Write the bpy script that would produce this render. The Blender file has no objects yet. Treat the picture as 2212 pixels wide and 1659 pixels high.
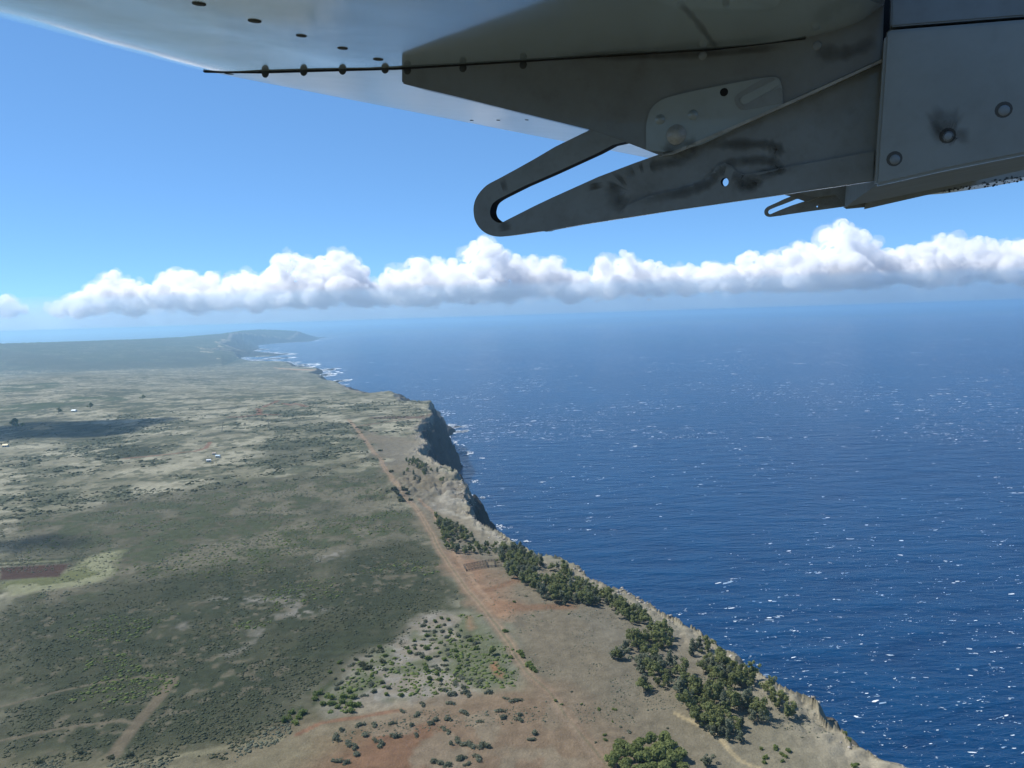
import bpy, bmesh, math, random
import numpy as np
from mathutils import Vector, Matrix

random.seed(7)
RNG = np.random.default_rng(11)
SC = bpy.context.scene
COL = SC.collection

# ------------------------------------------------------------------ camera
CAM_Z = 330.0
PITCH = math.radians(4.88)          # looking slightly down
ROLL = math.radians(1.8)
FPX = 1726.0                        # focal length for a 2212 x 1659 picture
cx, cy = 1106.0, 829.5
f_ = Vector((0, math.cos(PITCH), -math.sin(PITCH)))
r0 = Vector((1, 0, 0)); u0 = r0.cross(f_)
r_ = (r0 * math.cos(ROLL) - u0 * math.sin(ROLL)).normalized()
u_ = r_.cross(f_).normalized()
cam = bpy.data.cameras.new('camera')
cam.sensor_width = 36.0
cam.lens = 36.0 * FPX / 2212.0
cam.clip_start = 0.05
cam.clip_end = 250000.0
camo = bpy.data.objects.new('camera', cam)
COL.objects.link(camo)
M = Matrix((r_, u_, -f_)).transposed().to_4x4()
M.translation = Vector((0, 0, CAM_Z))
camo.matrix_world = M
SC.camera = camo
CAM = np.array((0, 0, CAM_Z))
RV, UV, FV = np.array(r_), np.array(u_), np.array(f_)

def ray(px, py):
    """direction of a photo pixel (2212 wide), not normalised: unit depth"""
    px = np.asarray(px, float); py = np.asarray(py, float)
    return FV + ((px - cx) / FPX)[..., None] * RV + ((cy - py) / FPX)[..., None] * UV

# ------------------------------------------------------------------ world, sun, exposure
SUN_EL, SUN_AZ = math.radians(50), math.radians(-66)      # azimuth from +Y towards +X
W = bpy.data.worlds.new("World"); SC.world = W; W.use_nodes = True
wn = W.node_tree.nodes; wl = W.node_tree.links
sky = wn.new('ShaderNodeTexSky'); sky.sky_type = 'NISHITA'; sky.sun_disc = False
sky.sun_elevation = SUN_EL; sky.sun_rotation = SUN_AZ
sky.altitude = 600; sky.air_density = 0.5; sky.dust_density = 0.0; sky.ozone_density = 6.0
gmn = wn.new('ShaderNodeGamma'); gmn.inputs['Gamma'].default_value = 0.6
tin = wn.new('ShaderNodeMix'); tin.data_type = 'RGBA'; tin.blend_type = 'MULTIPLY'; tin.inputs[0].default_value = 1.0
tin.inputs[7].default_value = (0.90, 1.42, 1.86, 1)
wl.new(sky.outputs[0], gmn.inputs[0]); wl.new(gmn.outputs[0], tin.inputs[6]); wl.new(tin.outputs[2], wn['Background'].inputs[0]); wn['Background'].inputs[1].default_value = 0.15
sl = bpy.data.lights.new('sun', 'SUN'); sl.energy = 5.0; sl.angle = math.radians(0.5); sl.color = (1.0, 0.96, 0.9)
so = bpy.data.objects.new('sun', sl); COL.objects.link(so)
SUN_DIR = Vector((math.sin(SUN_AZ) * math.cos(SUN_EL), math.cos(SUN_AZ) * math.cos(SUN_EL), math.sin(SUN_EL)))
so.rotation_euler = SUN_DIR.to_track_quat('Z', 'Y').to_euler()
vs = SC.view_settings
vs.view_transform = 'Standard'; vs.look = 'None'; vs.exposure = 0.3; vs.gamma = 1.0; vs.use_curve_mapping = False
cy_ = SC.cycles
cy_.max_bounces = 44; cy_.diffuse_bounces = 3; cy_.glossy_bounces = 3; cy_.transparent_max_bounces = 12
cy_.volume_bounces = 1
cy_.use_denoising = True
cy_.use_adaptive_sampling = True; cy_.adaptive_threshold = 0.02
try:
    cy_.denoiser = 'OPENIMAGEDENOISE'
except Exception:
    pass

# ------------------------------------------------------------------ helpers
def tag(o, label=None, cat=None, group=None, kind=None):
    if label: o['label'] = label
    if cat: o['category'] = cat
    if group: o['group'] = group
    if kind: o['kind'] = kind
    return o

def empty(name, loc=(0, 0, 0), parent=None):
    o = bpy.data.objects.new(name, None); COL.objects.link(o); o.location = loc
    if parent: o.parent = parent
    return o

def np_mesh(name, verts, faces, mat, smooth=False, parent=None):
    """faces: (n,3) or (n,4) int array"""
    verts = np.ascontiguousarray(verts, np.float32); faces = np.ascontiguousarray(faces, np.int32)
    me = bpy.data.meshes.new(name)
    k = faces.shape[1]
    me.vertices.add(len(verts)); me.vertices.foreach_set('co', verts.ravel())
    me.loops.add(faces.size); me.loops.foreach_set('vertex_index', faces.ravel())
    me.polygons.add(len(faces)); me.polygons.foreach_set('loop_start', np.arange(0, faces.size, k, dtype=np.int32))
    if smooth:
        me.polygons.foreach_set('use_smooth', np.ones(len(faces), bool))
    me.update(calc_edges=True); me.validate()
    if mat: me.materials.append(mat)
    o = bpy.data.objects.new(name, me); COL.objects.link(o)
    if parent: o.parent = parent
    return o

def bm_obj(name, bm, mat, parent=None, smooth=False):
    me = bpy.data.meshes.new(name); bm.to_mesh(me); bm.free()
    for p in me.polygons: p.use_smooth = smooth
    for m in (mat if isinstance(mat, (list, tuple)) else [mat]): me.materials.append(m)
    o = bpy.data.objects.new(name, me); COL.objects.link(o)
    if parent: o.parent = parent
    return o

class NT:
    """small node helper"""
    def __init__(s, name):
        s.m = bpy.data.materials.new(name); s.m.use_nodes = True
        s.t = s.m.node_tree; s.n = s.t.nodes; s.l = s.t.links
        s.b = s.n['Principled BSDF']; s.out = s.n['Material Output']
    def add(s, typ, **kw):
        x = s.n.new(typ)
        for k, v in kw.items():
            if k == 'inp':
                for i, val in v.items():
                    if isinstance(val, bpy.types.NodeSocket): s.l.new(val, x.inputs[i])
                    else: x.inputs[i].default_value = val
            else: setattr(x, k, v)
        return x
    def noise(s, scale, detail=4, rough=0.55, vec=None, dist=0.0):
        x = s.add('ShaderNodeTexNoise', inp={'Scale': scale, 'Detail': detail, 'Roughness': rough, 'Distortion': dist})
        if vec is not None: s.l.new(vec, x.inputs['Vector'])
        return x.outputs['Fac']
    def ramp(s, fac, stops):
        x = s.add('ShaderNodeValToRGB'); e = x.color_ramp.elements
        while len(e) < len(stops): e.new(0.5)
        for i, (p, c) in enumerate(stops):
            e[i].position = p; e[i].color = c if len(c) == 4 else (*c, 1)
        s.l.new(fac, x.inputs[0]); return x.outputs[0]
    def mix(s, fac, a, b, mode='MIX'):
        x = s.add('ShaderNodeMix', data_type='RGBA', blend_type=mode)
        for i, v in ((0, fac), (6, a), (7, b)):
            if isinstance(v, bpy.types.NodeSocket): s.l.new(v, x.inputs[i])
            else: x.inputs[i].default_value = v if i == 0 or len(v) == 4 else (*v, 1)
        return x.outputs[2]
    def math(s, op, a, b=0.0, clamp=False):
        x = s.add('ShaderNodeMath', operation=op, use_clamp=clamp)
        for i, v in ((0, a), (1, b)):
            if isinstance(v, bpy.types.NodeSocket): s.l.new(v, x.inputs[i])
            else: x.inputs[i].default_value = v
        return x.outputs[0]
    def objco(s): return s.add('ShaderNodeTexCoord').outputs['Object']
    def bump(s, h, strength, dist):
        x = s.add('ShaderNodeBump', inp={'Strength': strength, 'Distance': dist, 'Height': h})
        s.l.new(x.outputs[0], s.b.inputs['Normal']); return x
    def set(s, **kw):
        nm = dict(base='Base Color', rough='Roughness', metal='Metallic', spec='Specular IOR Level', coat='Coat Weight', coatr='Coat Roughness', ior='IOR', trans='Transmission Weight', sss='Subsurface Weight')
        for k, v in kw.items():
            i = s.b.inputs[nm[k]]
            if isinstance(v, bpy.types.NodeSocket): s.l.new(v, i)
            else: i.default_value = (*v, 1) if k == 'base' and len(v) == 3 else v
        return s.m

# numpy noise -----------------------------------------------------------------
def _h(ix, iy, seed):
    n = (ix.astype(np.int64) * 374761393 + iy.astype(np.int64) * 668265263 + seed * 974634777) & 0xffffffff
    n = ((n ^ (n >> 13)) * 1274126177) & 0xffffffff
    n = n ^ (n >> 16)
    return (n & 0xffff).astype(np.float32) / 65535.0

def vnoise(x, y, seed=0):
    fx = np.floor(x); fy = np.floor(y); tx = (x - fx).astype(np.float32); ty = (y - fy).astype(np.float32)
    ix = fx.astype(np.int32); iy = fy.astype(np.int32)
    tx = tx * tx * tx * (tx * (tx * 6 - 15) + 10); ty = ty * ty * ty * (ty * (ty * 6 - 15) + 10)
    a = _h(ix, iy, seed); b = _h(ix + 1, iy, seed); c = _h(ix, iy + 1, seed); d = _h(ix + 1, iy + 1, seed)
    return (a + (b - a) * tx) * (1 - ty) + (c + (d - c) * tx) * ty

def fbm(x, y, scale, oct=4, seed=0, gain=0.5):
    """0..1, feature size `scale` metres"""
    x = np.asarray(x) / scale; y = np.asarray(y) / scale
    s = 0.0; a = 1.0; t = 0.0
    for k in range(oct):
        s = s + a * vnoise(x * 2 ** k + 13.7 * k, y * 2 ** k - 7.3 * k, seed + k * 17); t += a; a *= gain
    return s / t

def sstep(a, b, x):
    t = np.clip((x - a) / (b - a), 0, 1); return t * t * (3 - 2 * t)

def inpoly(x, y, P):
    P = np.asarray(P); n = len(P); r = np.zeros(x.shape, bool)
    for i in range(n):
        x0, y0 = P[i]; x1, y1 = P[(i + 1) % n]
        if y0 == y1: continue
        c = (y0 > y) != (y1 > y)
        if not c.any(): continue
        r ^= c & (x < (x1 - x0) * (y - y0) / (y1 - y0) + x0)
    return r

def dline(x, y, P, closed=False, maxd=None):
    """distance to a polyline"""
    P = np.asarray(P, float); d = np.full(x.shape, 1e18)
    n = len(P); rng = range(n if closed else n - 1)
    for i in rng:
        ax, ay = P[i]; bx, by = P[(i + 1) % n]
        ex, ey = bx - ax, by - ay; L = ex * ex + ey * ey + 1e-9
        t = np.clip(((x - ax) * ex + (y - ay) * ey) / L, 0, 1)
        dd = (x - ax - t * ex) ** 2 + (y - ay - t * ey) ** 2
        np.minimum(d, dd, out=d)
    return np.sqrt(d)
# ================================================================== TERRAIN
def px_of_az(x, y):
    return cx + FPX * np.tan(np.clip(np.arctan2(x, np.maximum(y, 1e-3)), -1.3, 1.3))

_SK = np.array([(-900, 765), (-600, 757), (-200, 748), (0, 741), (150, 737), (300, 732), (400, 727), (480, 720), (520, 714), (560, 711), (600, 712), (640, 714), (665, 717), (690, 724), (709, 728)], float)
_RC = np.interp(_SK[:, 0], [-900, 0, 300, 480, 560, 640, 709], [8000, 9000, 10500, 13000, 15000, 16000, 17000])
_d = ray(_SK[:, 0], _SK[:, 1]); _ZC = CAM_Z + _RC * _d[:, 2] / np.hypot(_d[:, 0], _d[:, 1])
_AZ = np.arctan2(_d[:, 0], _d[:, 1])

def H(x, y):
    """height of the land, were there no coast"""
    x = np.asarray(x, float); y = np.asarray(y, float)
    r = np.hypot(x, y); az = np.arctan2(x, y)
    xc = np.interp(y, [-2e4, 0, 600, 1200, 2040, 3300, 4900, 7300, 17000], [500, 330, 230, -110, -210, -700, -1250, -2300, -3900])
    inl = sstep(0, 1400, xc - x)
    hc = np.interp(y, [0, 2100, 2500, 3000, 3500, 4500, 6000, 8000, 30000], [122, 124, 108, 78, 56, 32, 14, 7, 6])
    hi = np.interp(y, [0, 2800, 4000, 5000, 6000, 30000], [122, 124, 104, 76, 40, 30])
    z = hc + (hi - hc) * inl
    k = sstep(60, 260, r)
    z = z + ((fbm(x, y, 900, 2, 3) - .5) * 22 * inl + (fbm(x, y, 260, 3, 5) - .5) * 9) * k * sstep(9000, 3000, r)
    z = z + (fbm(x, y, 45, 3, 8) - .5) * 2.2 * k * sstep(3000, 1500, r)
    # the broad ridge beyond, and its headland
    zc = np.interp(az, _AZ, _ZC); rc = np.interp(az, _AZ, _RC)
    pxa = px_of_az(x, y)
    rf = np.interp(pxa, [-900, 0, 300, 480, 540, 556, 600, 709], [5200, 5300, 5400, 6000, 8500, 11500, 12800, 16600])
    t = np.clip((r - rf) / np.maximum(rc - rf, 1), 0, 1.6)
    rz = zc * np.where(t < 1, t ** .75 * (1 - .12 * np.sin(t * math.pi)), np.maximum(1 - (t - 1) * 1.5, -.2))
    rz = rz + (fbm(x, y, 900, 4, 21) - .5) * 50 * np.clip((rc - rf) / 4000, 0, 1) * np.sin(np.clip(t, 0, 1) * math.pi)
    on = (r > rf) & (y > 0) & (np.abs(az) < 1.2)
    return np.where(on, np.maximum(z * (1 - sstep(0, .3, t)), rz), z)

def G(px, py, z=None):
    """photo pixels -> world points on the land (or on the level z)"""
    px = np.atleast_1d(np.asarray(px, float)); py = np.atleast_1d(np.asarray(py, float))
    d = ray(px, py); d = d / np.linalg.norm(d, axis=-1)[..., None]
    if z is not None:
        t = (CAM_Z - z) / np.maximum(-d[..., 2], 1e-4)
        return np.stack((d[..., 0] * t, d[..., 1] * t), -1)
    T = np.geomspace(200, 24000, 420)
    x = d[:, None, 0] * T; y = d[:, None, 1] * T
    g = CAM_Z + d[:, None, 2] * T - H(x, y)
    k = np.argmax(g < 0, axis=1); k = np.where((g < 0).any(1), np.maximum(k, 1), len(T) - 1)
    r_i = np.arange(len(px)); g0, g1 = g[r_i, k - 1], g[r_i, k]
    f = np.clip(g0 / (g0 - g1 + 1e-9), 0, 1); t = T[k - 1] + (T[k] - T[k - 1]) * f
    return np.stack((d[:, 0] * t, d[:, 1] * t), -1)

def z1(p): return [((x / 1.4757) / 1.8228, (1900 + y / 1.4757) / 1.8228) for x, y in p]
def z2(p): return [((1300 + x / 1.4757) / 1.8228, (1900 + y / 1.4757) / 1.8228) for x, y in p]
def z3(p): return [((2632 + x / 1.4757) / 1.8228, (1900 + y / 1.4757) / 1.8228) for x, y in p]
def z5(p): return [((700 + x / 2.765) / 1.8228, (1250 + y / 2.765) / 1.8228) for x, y in p]
def z6(p): return [((1400 + x / 2.37) / 1.8228, (1500 + y / 2.37) / 1.8228) for x, y in p]
def GP(p, z=None):
    p = np.array(p, float); return G(p[:, 0], p[:, 1], z)

# ---- the coast: cliff edge (top) and foot (bottom), near to far
_near = [(2010, 1662), (1975, 1652), (1930, 1632), (1880, 1606), (1835, 1590), (1815, 1560), (1790, 1540), (1760, 1515), (1735, 1498), (1700, 1482), (1665, 1468), (1640, 1450), (1600, 1430), (1575, 1405), (1545, 1392), (1515, 1365), (1482, 1340), (1460, 1338), (1420, 1310), (1400, 1300), (1360, 1285), (1310, 1262), (1275, 1245), (1240, 1218), (1200, 1198), (1150, 1188), (1110, 1172), (1100, 1165), (1090, 1158), (1060, 1135), (1043, 1125), (1015, 1105), (1008, 1085), (1000, 1060), (1003, 1040), (985, 1025), (965, 1005), (945, 998), (928, 994), (922, 985), (910, 978), (905, 971), (912, 962), (921, 955), (915, 946), (905, 940), (902, 925), (903, 918), (915, 903), (932, 893), (930, 880), (928, 863), (900, 863.5), (875, 864), (858, 864), (850, 854), (848, 848), (838, 843.5), (815, 846), (790, 849), (765, 847)]
T1 = GP(_near)
_farB = [(741, 844.5), (722, 838), (703.5, 828.6), (709.4, 822.6), (681.6, 812.8), (697.5, 807), (697.5, 800), (644, 795), (638, 789), (628, 783), (590, 781), (550.7, 781), (525, 776), (519, 773.4), (530, 771), (558, 771), (590, 770), (620, 766), (580, 762), (547, 758), (561.6, 753), (556.6, 745), (600, 741.6), (671.7, 737.8), (690, 732), (709.4, 727.8)]
B2 = GP(_farB, 0.0)
def offset(P, w):
    P = np.asarray(P); d = np.gradient(P, axis=0)
    k = np.ones(5) / 5
    for c in (0, 1): d[:, c] = np.convolve(np.pad(d[:, c], 2, mode='edge'), k, 'valid')
    d /= np.linalg.norm(d, axis=1)[:, None] + 1e-9
    return P + np.stack((d[:, 1], -d[:, 0]), 1) * np.asarray(w)[:, None]
EXT = np.array([(420., -60.), (520., -600.), (900., -4000.), (2500., -21000.)])[::-1]
T1 = np.vstack((EXT, T1))
wT = np.full(len(T1), 62.0); wT[:4] = 120; wT[4:12] = 85; wT[-9:] = 30
B1 = offset(T1, wT)
# the dark headland's own foot, where the photograph shows it
spur = GP(z6([(800, 752), (895, 690), (935, 635), (890, 615), (870, 600), (825, 530), (870, 505), (942, 475), (885, 460), (845, 400), (790, 290)]), 0.0)
lo, hi = spur[:, 1].min(), spur[:, 1].max()
keep = (B1[:, 1] < lo - 60) | (B1[:, 1] > hi + 40)
first = np.argmax(~keep)
B1 = np.vstack((B1[:first], spur, B1[first:][keep[first:]]))
T2 = offset(B2, -np.interp(B2[:, 1], [3000, 5000, 8000, 17000], [28, 45, 60, 260]))
BACK = np.array([(-9000., 21000.), (-42000., 19000.), (-42000., -21000.)])
Bp = np.vstack((B1, B2, BACK)); Tp = np.vstack((T1, T2, BACK * .97))
Bl = np.vstack((B1, B2, BACK[:1])); Tl = np.vstack((T1, T2, BACK[:1] * .97))

def land_z(x, y, detail=True):
    jx = (fbm(x, y, 38, 3, 31) - .5) * 17 + (fbm(x, y, 11, 2, 33) - .5) * 3
    jy = (fbm(x, y, 38, 3, 41) - .5) * 17 + (fbm(x, y, 11, 2, 43) - .5) * 3
    qx, qy = x + jx, y + jy
    inB = inpoly(qx, qy, Bp); inT = inpoly(qx, qy, Tp) & inB
    dB = np.full(x.shape, 1e9); dT = np.full(x.shape, 1e9)
    near = np.ones(x.shape, bool)
    dB[near] = dline(qx[near], qy[near], Bl); dT[near] = dline(qx[near], qy[near], Tl)
    h = H(x, y)
    far_ = np.hypot(x, y) > 8500
    inT = np.where(far_, inB & (dB > 420), inT); dT = np.where(far_, np.maximum(420 - dB, 0), dT)
    t = np.where(inT, 1.0, np.where(inB, dB / (dB + dT + 1e-6), 0.0))
    ledge = (fbm(x, y, 22, 3, 51) - .5)
    f = np.clip(t, 0, 1) ** .85
    f = np.where(t < 1, np.clip(f + .035 * np.sin(t * 34 + fbm(x, y, 60, 2, 55) * 9) * np.minimum(1, (1 - t) * 6), 0, 1), f)
    z = h * f
    face = (1 - t) * t * 4
    z = z + ledge * 30 * np.clip(h / 120, 0, 1) * face * (t < 1)
    # crumbling rim
    rim = np.exp(-dT / 18) * inT
    z = z - rim * (1 + 5 * fbm(x, y, 40, 3, 61)) * np.clip(h / 120, 0, 1)
    crag = np.exp(-((x + 105) / 75) ** 2 - ((y - 985) / 110) ** 2) * inB
    z = z + crag * (np.abs(fbm(x, y, 16, 3, 65) - .5) * 22 - 2) * np.clip(t * 2, 0, 1)
    z = z + rim * (np.abs(fbm(x, y, 9, 2, 66) - .5) * 9) * np.clip(h / 120, 0, 1)
    z = np.where(inB, np.maximum(z, 1.0 - 2 * (dB < 3)), -np.minimum(4 + dB * .1, 25))
    return z, inB, inT, dB, dT, t

# ---- polar grid: even detail near and far
def _axis():
    a = np.radians(np.concatenate((np.arange(-180, -46, 3.0), np.arange(-46, -38, .4), np.linspace(-38, 34, 1150), np.arange(34.4, 42, .4), np.arange(42, 180.1, 3.0))))
    r = np.concatenate(([0.0, 40, 80, 120, 160, 200, 240], np.geomspace(275, 5600, 640), np.geomspace(5640, 21000, 150)))
    return a, r
_a, _r = _axis(); NA, NR = len(_a), len(_r)
AA, RR = np.meshgrid(_a, _r, indexing='ij')
X = RR * np.sin(AA); Y = RR * np.cos(AA)
Z, INB, INT, DB, DT, TT = land_z(X, Y)
# ---- what grows and lies where (world-space areas, read off the photograph)
LAND = INB & (RR < 21000)
x = X; y = Y
R_ = RR
j1 = fbm(x, y, 30, 4, 71) - .5; j2 = fbm(x, y, 30, 4, 73) - .5
jj = np.clip(R_ / 700, .6, 4)
QX = x + j1 * 34 * jj; QY = y + j2 * 34 * jj
def area(pts, soft=0.0, conv=None, rough=1.0):
    P = GP(conv(pts) if conv else pts)
    qx = x + (QX - x) * rough; qy = y + (QY - y) * rough
    m = inpoly(qx, qy, P).astype(np.float32)
    if soft:
        bb = (qx > P[:, 0].min() - 3 * soft) & (qx < P[:, 0].max() + 3 * soft) & (qy > P[:, 1].min() - 3 * soft) & (qy < P[:, 1].max() + 3 * soft)
        d = dline(qx[bb], qy[bb], P, closed=True)
        mm = m[bb]; m = m * 1.0
        m[bb] = np.where(mm > .5, .5 + .5 * np.clip(d / soft, 0, 1), .5 - .5 * np.clip(d / soft, 0, 1))
    return m
def track(pts, w, conv=None, wob=1.0):
    P = GP(conv(pts) if conv else pts)
    bb = (x > P[:, 0].min() - 40) & (x < P[:, 0].max() + 40) & (y > P[:, 1].min() - 40) & (y < P[:, 1].max() + 40)
    d = np.full(x.shape, 1e9, np.float32)
    d[bb] = dline(x[bb] + j1[bb] * 5 * wob, y[bb] + j2[bb] * 5 * wob, P)
    return d

n_big = fbm(x, y, 420, 3, 81); n_mid = fbm(x, y, 90, 4, 83); n_sm = fbm(x, y, 22, 3, 85); n_xs = fbm(x, y, 6, 2, 87)
n_br = fbm(x, y, 180, 3, 89)
n_dry = fbm(x, y, 60, 3, 90)
C = lambda r, g, b: np.array((r, g, b), np.float32)
STRAW, STRAWG, SCRUB, SCRUB2 = C(.36, .335, .25), C(.25, .235, .165), C(.052, .060, .036), C(.098, .094, .062)
SOIL, RED, DRED, ROCK, TRACK, PALE, GREEN = C(.178, .158, .122), C(.20, .118, .074), C(.075, .045, .035), C(.275, .255, .225), C(.30, .22, .155), C(.25, .25, .155), C(.09, .115, .04)
col = np.zeros(x.shape + (3,), np.float32)
def lay(m, c):
    global col
    m = np.clip(m, 0, 1)[..., None]; col = col * (1 - m) + np.asarray(c, np.float32) * m
# the dry plain
lay(np.ones_like(x), STRAW)
lay(sstep(.42, .62, n_dry * .5 + n_mid * .5), STRAWG * .9)
lay(.5 * sstep(.48, .62, fbm(x, y, 60, 5, 91, .6)), SCRUB2 * 1.5)
lay(.85 * sstep(.55, .61, fbm(x, y, 42, 5, 93, .62) * .62 + n_br * .38), SCRUB * 1.5)
lay(.7 * sstep(.60, .66, fbm(x, y, 17, 3, 94)), SCRUB * 1.2)
lay(.6 * sstep(.57, .64, n_sm * .6 + n_mid * .4), SCRUB * 1.4)
far = sstep(3400, 4800, R_)
lay(far * (.1 + .35 * sstep(.4, .6, n_br)), SCRUB2 * 1.4)
# the ridge far off, laid darker than the plain
ridge = area([(-300, 795), (0, 803), (150, 800), (330, 797), (450, 789), (500, 786), (545, 781), (519, 773), (545, 757), (556, 745), (709, 729), (709, 720), (640, 700), (300, 690), (-300, 690)], 160, None, 1.2)
lay(ridge * (.72 + .28 * sstep(.35, .6, n_mid)), SCRUB * 1.5)
lay(ridge * .5 * sstep(.5, .62, n_big), SCRUB2 * .8)
for dune in ([(395, 255), (470, 270), (600, 310), (690, 335), (640, 345), (520, 300), (420, 275)], [(390, 330), (500, 345), (650, 360), (650, 372), (520, 365), (400, 345)], [(700, 320), (780, 335), (850, 370), (780, 370), (700, 345)], [(610, 250), (655, 270), (650, 285), (620, 275)], [(720, 265), (800, 290), (790, 300), (730, 280)], [(470, 230), (520, 240), (510, 255), (470, 245)], [(180, 312), (280, 335), (370, 352), (360, 358), (250, 340)], [(240, 365), (380, 375), (380, 382), (250, 375)], [(425, 440), (458, 440), (455, 452), (430, 453)], [(440, 295), (500, 320), (480, 325), (440, 310)]):
    lay(area(dune, 0, z5, .4) * .85, C(.46, .39, .28))
lay(area([(640, 436), (700, 425), (790, 425), (840, 432), (720, 452), (680, 448)], 0, z5, .1), C(.62, .52, .36))
lay(area([(810, 352), (860, 372), (1000, 392), (1180, 402), (1000, 400), (850, 385), (790, 372)], 0, z5, .1), C(.55, .46, .34))
lay(area([(1040, 545), (1300, 560), (1560, 570), (1560, 580), (1300, 575), (1100, 560)], 0, z5, .3), C(.42, .29, .19))
# green hollow lines, darker brush and painted cloud shadows on the plain
for g in ([(0, 1100), (330, 1080), (640, 1050), (780, 1000), (1000, 1000), (1380, 1010), (1400, 1030), (1000, 1060), (700, 1100), (380, 1150), (0, 1170)], [(0, 900), (600, 840), (700, 880), (640, 910), (0, 960)]):
    P = [(a * 800 / 2212 / 1.8228, (1200 + b * 800 / 2212) / 1.8228) for a, b in g]
    lay(area(P, 0, None, .5) * .8 * sstep(.3, .5, n_mid), C(.06, .085, .04))
lay(area([(0, 905), (140, 900), (240, 925), (250, 950), (0, 955)], 30) * .7, SCRUB)  # cloud shadow laid into the ground colour as dark scrub
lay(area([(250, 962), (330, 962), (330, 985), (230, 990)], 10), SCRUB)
lay(area([(560, 960), (690, 955), (700, 1000), (600, 1010), (570, 990)], 25) * .6, SCRUB)  # another cloud shadow, painted in the scrub tone
# dark brush belt, and the brush covered middle slope
mid = area([(0, 1130), (250, 1085), (420, 1060), (600, 1040), (810, 1020), (850, 1060), (910, 1130), (960, 1200), (990, 1290), (960, 1340), (600, 1659), (0, 1659)], 25)
lay(mid * .92, C(.15, .138, .098))
lay(mid * .9 * sstep(.42, .58, n_sm * .5 + n_mid * .5), SCRUB2 * .95)
lay(mid * .9 * sstep(.50, .58, n_xs * .35 + n_sm * .4 + n_mid * .25), C(.068, .082, .042))
dense = area([(0, 1300), (150, 1300), (270, 1255), (480, 1225), (640, 1215), (700, 1250), (740, 1200), (850, 1170), (950, 1190), (985, 1285), (960, 1335), (890, 1350), (870, 1400), (780, 1425), (690, 1450), (660, 1480), (600, 1560), (490, 1625), (250, 1635), (0, 1650)], 20)
lay(dense * .95, C(.044, .054, .031))
lay(dense * .6 * sstep(.45, .6, n_sm), C(.078, .08, .05))
lay(dense * sstep(.62, .7, n_xs * .5 + n_mid * .5) * .7, C(.16, .14, .10))
cloud_shade = area([(0, 1165), (130, 1150), (230, 1165), (190, 1205), (60, 1215), (0, 1205)], 25)  # shadow of a passing cloud, painted with the scrub colour
lay(cloud_shade * .7, SCRUB)
lay(area([(680, 1090), (740, 1085), (760, 1110), (700, 1125)], 18) * .7, SCRUB)
# pale field, ploughed strip, rows
lay(area([(0, 1262), (140, 1235), (190, 1200), (275, 1188), (225, 1258), (100, 1275), (0, 1290)], 4, None, .45), PALE)
lay(area([(0, 1262), (140, 1235), (190, 1200), (275, 1188), (225, 1258), (100, 1275), (0, 1290)], 4, None, .45) * sstep(.52, .58, n_sm), C(.14, .15, .07))
lay(area([(0, 1226), (150, 1217), (128, 1246), (0, 1253)], 2, None, .12), DRED)
for k, (q0, q1) in enumerate(((1212, 1207), (1217, 1210), (1221, 1213))):
    lay(sstep(3.0, 1.6, track([(0, q0), (155, q1)], 2, None, .3)), PALE * .7 if k % 2 else SCRUB)
# bare grey soil seaward of the road
soil = area([(770, 925), (880, 950), (935, 890), (960, 1000), (1060, 1140), (1100, 1170), (1290, 1250), (1500, 1350), (1700, 1480), (1990, 1659), (2100, 1800), (1400, 1800), (1310, 1659), (1180, 1480), (1080, 1350), (960, 1200), (860, 1040)], 12)
lay(soil * .95, SOIL)
lay(soil * .6 * sstep(.45, .62, n_mid), SOIL * C(1.12, 1.03, .92))
lay(soil * .5 * sstep(.48, .6, n_sm) * sstep(1200, 2000, R_), STRAWG)
lay(soil * .35 * sstep(.55, .7, n_xs), C(.15, .13, .095))
lay(area([(1500, 1500), (1640, 1480), (1800, 1560), (1990, 1659), (2100, 1850), (1500, 1850), (1560, 1600)], 40) * .65, C(.26, .235, .165))
# rim rock
rim = INT * np.exp(-DT / (9 + 12 * n_sm))
lay(rim * .9 * soil, C(.40, .355, .275))
rock = area([(330, 270), (450, 235), (640, 250), (720, 290), (720, 340), (560, 345), (480, 420), (350, 350)], 6, lambda p: z6([(700 + (a - 330) * 1.1, 960 + (b - 235) * 1.5) for a, b in p]))
lay(rock * .85, C(.37, .335, .275))
lay(rock * sstep(.5, .58, n_sm), C(.20, .175, .14))
lay(area([(800, 1190), (880, 1180), (1000, 1230), (1120, 1270), (1130, 1300), (1300, 1390), (1440, 1500), (1300, 1480), (1150, 1350), (980, 1260)], 3, z6) * .8, C(.38, .345, .28))
# red earth
red = area([(640, 1580), (700, 1562), (860, 1540), (1010, 1502), (1190, 1490), (1250, 1560), (1320, 1659), (1400, 1800), (300, 1800), (480, 1659)], 22)
lay(red, RED)
lay(red * .75 * sstep(.46, .6, n_mid), C(.215, .165, .115))
lay(red * .7 * sstep(.52, .62, n_sm), C(.24, .20, .145))
lay(red * .5 * sstep(.55, .7, fbm(x, y, 130, 3, 97)), C(.24, .22, .14))
lay(area([(250, 1640), (480, 1610), (620, 1590), (700, 1659), (700, 1760), (0, 1760), (0, 1650)], 15) * .8, C(.20, .175, .115))
lay(area([(965, 1190), (1040, 1215), (1090, 1275), (1110, 1320), (1060, 1330), (1010, 1270)], 12) * .8, C(.30, .175, .11))
lay(sstep(7, 2, track([(1055, 1275), (1110, 1255), (1120, 1245)], 4)) * .8, RED)
lay(sstep(9, 3, track([(1070, 1305), (1130, 1312), (1230, 1310)], 4)) * .8, RED)
lay(area([(1040, 1300), (1090, 1300), (1085, 1345), (1060, 1330)], 8) * .8, C(.33, .20, .125))
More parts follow.
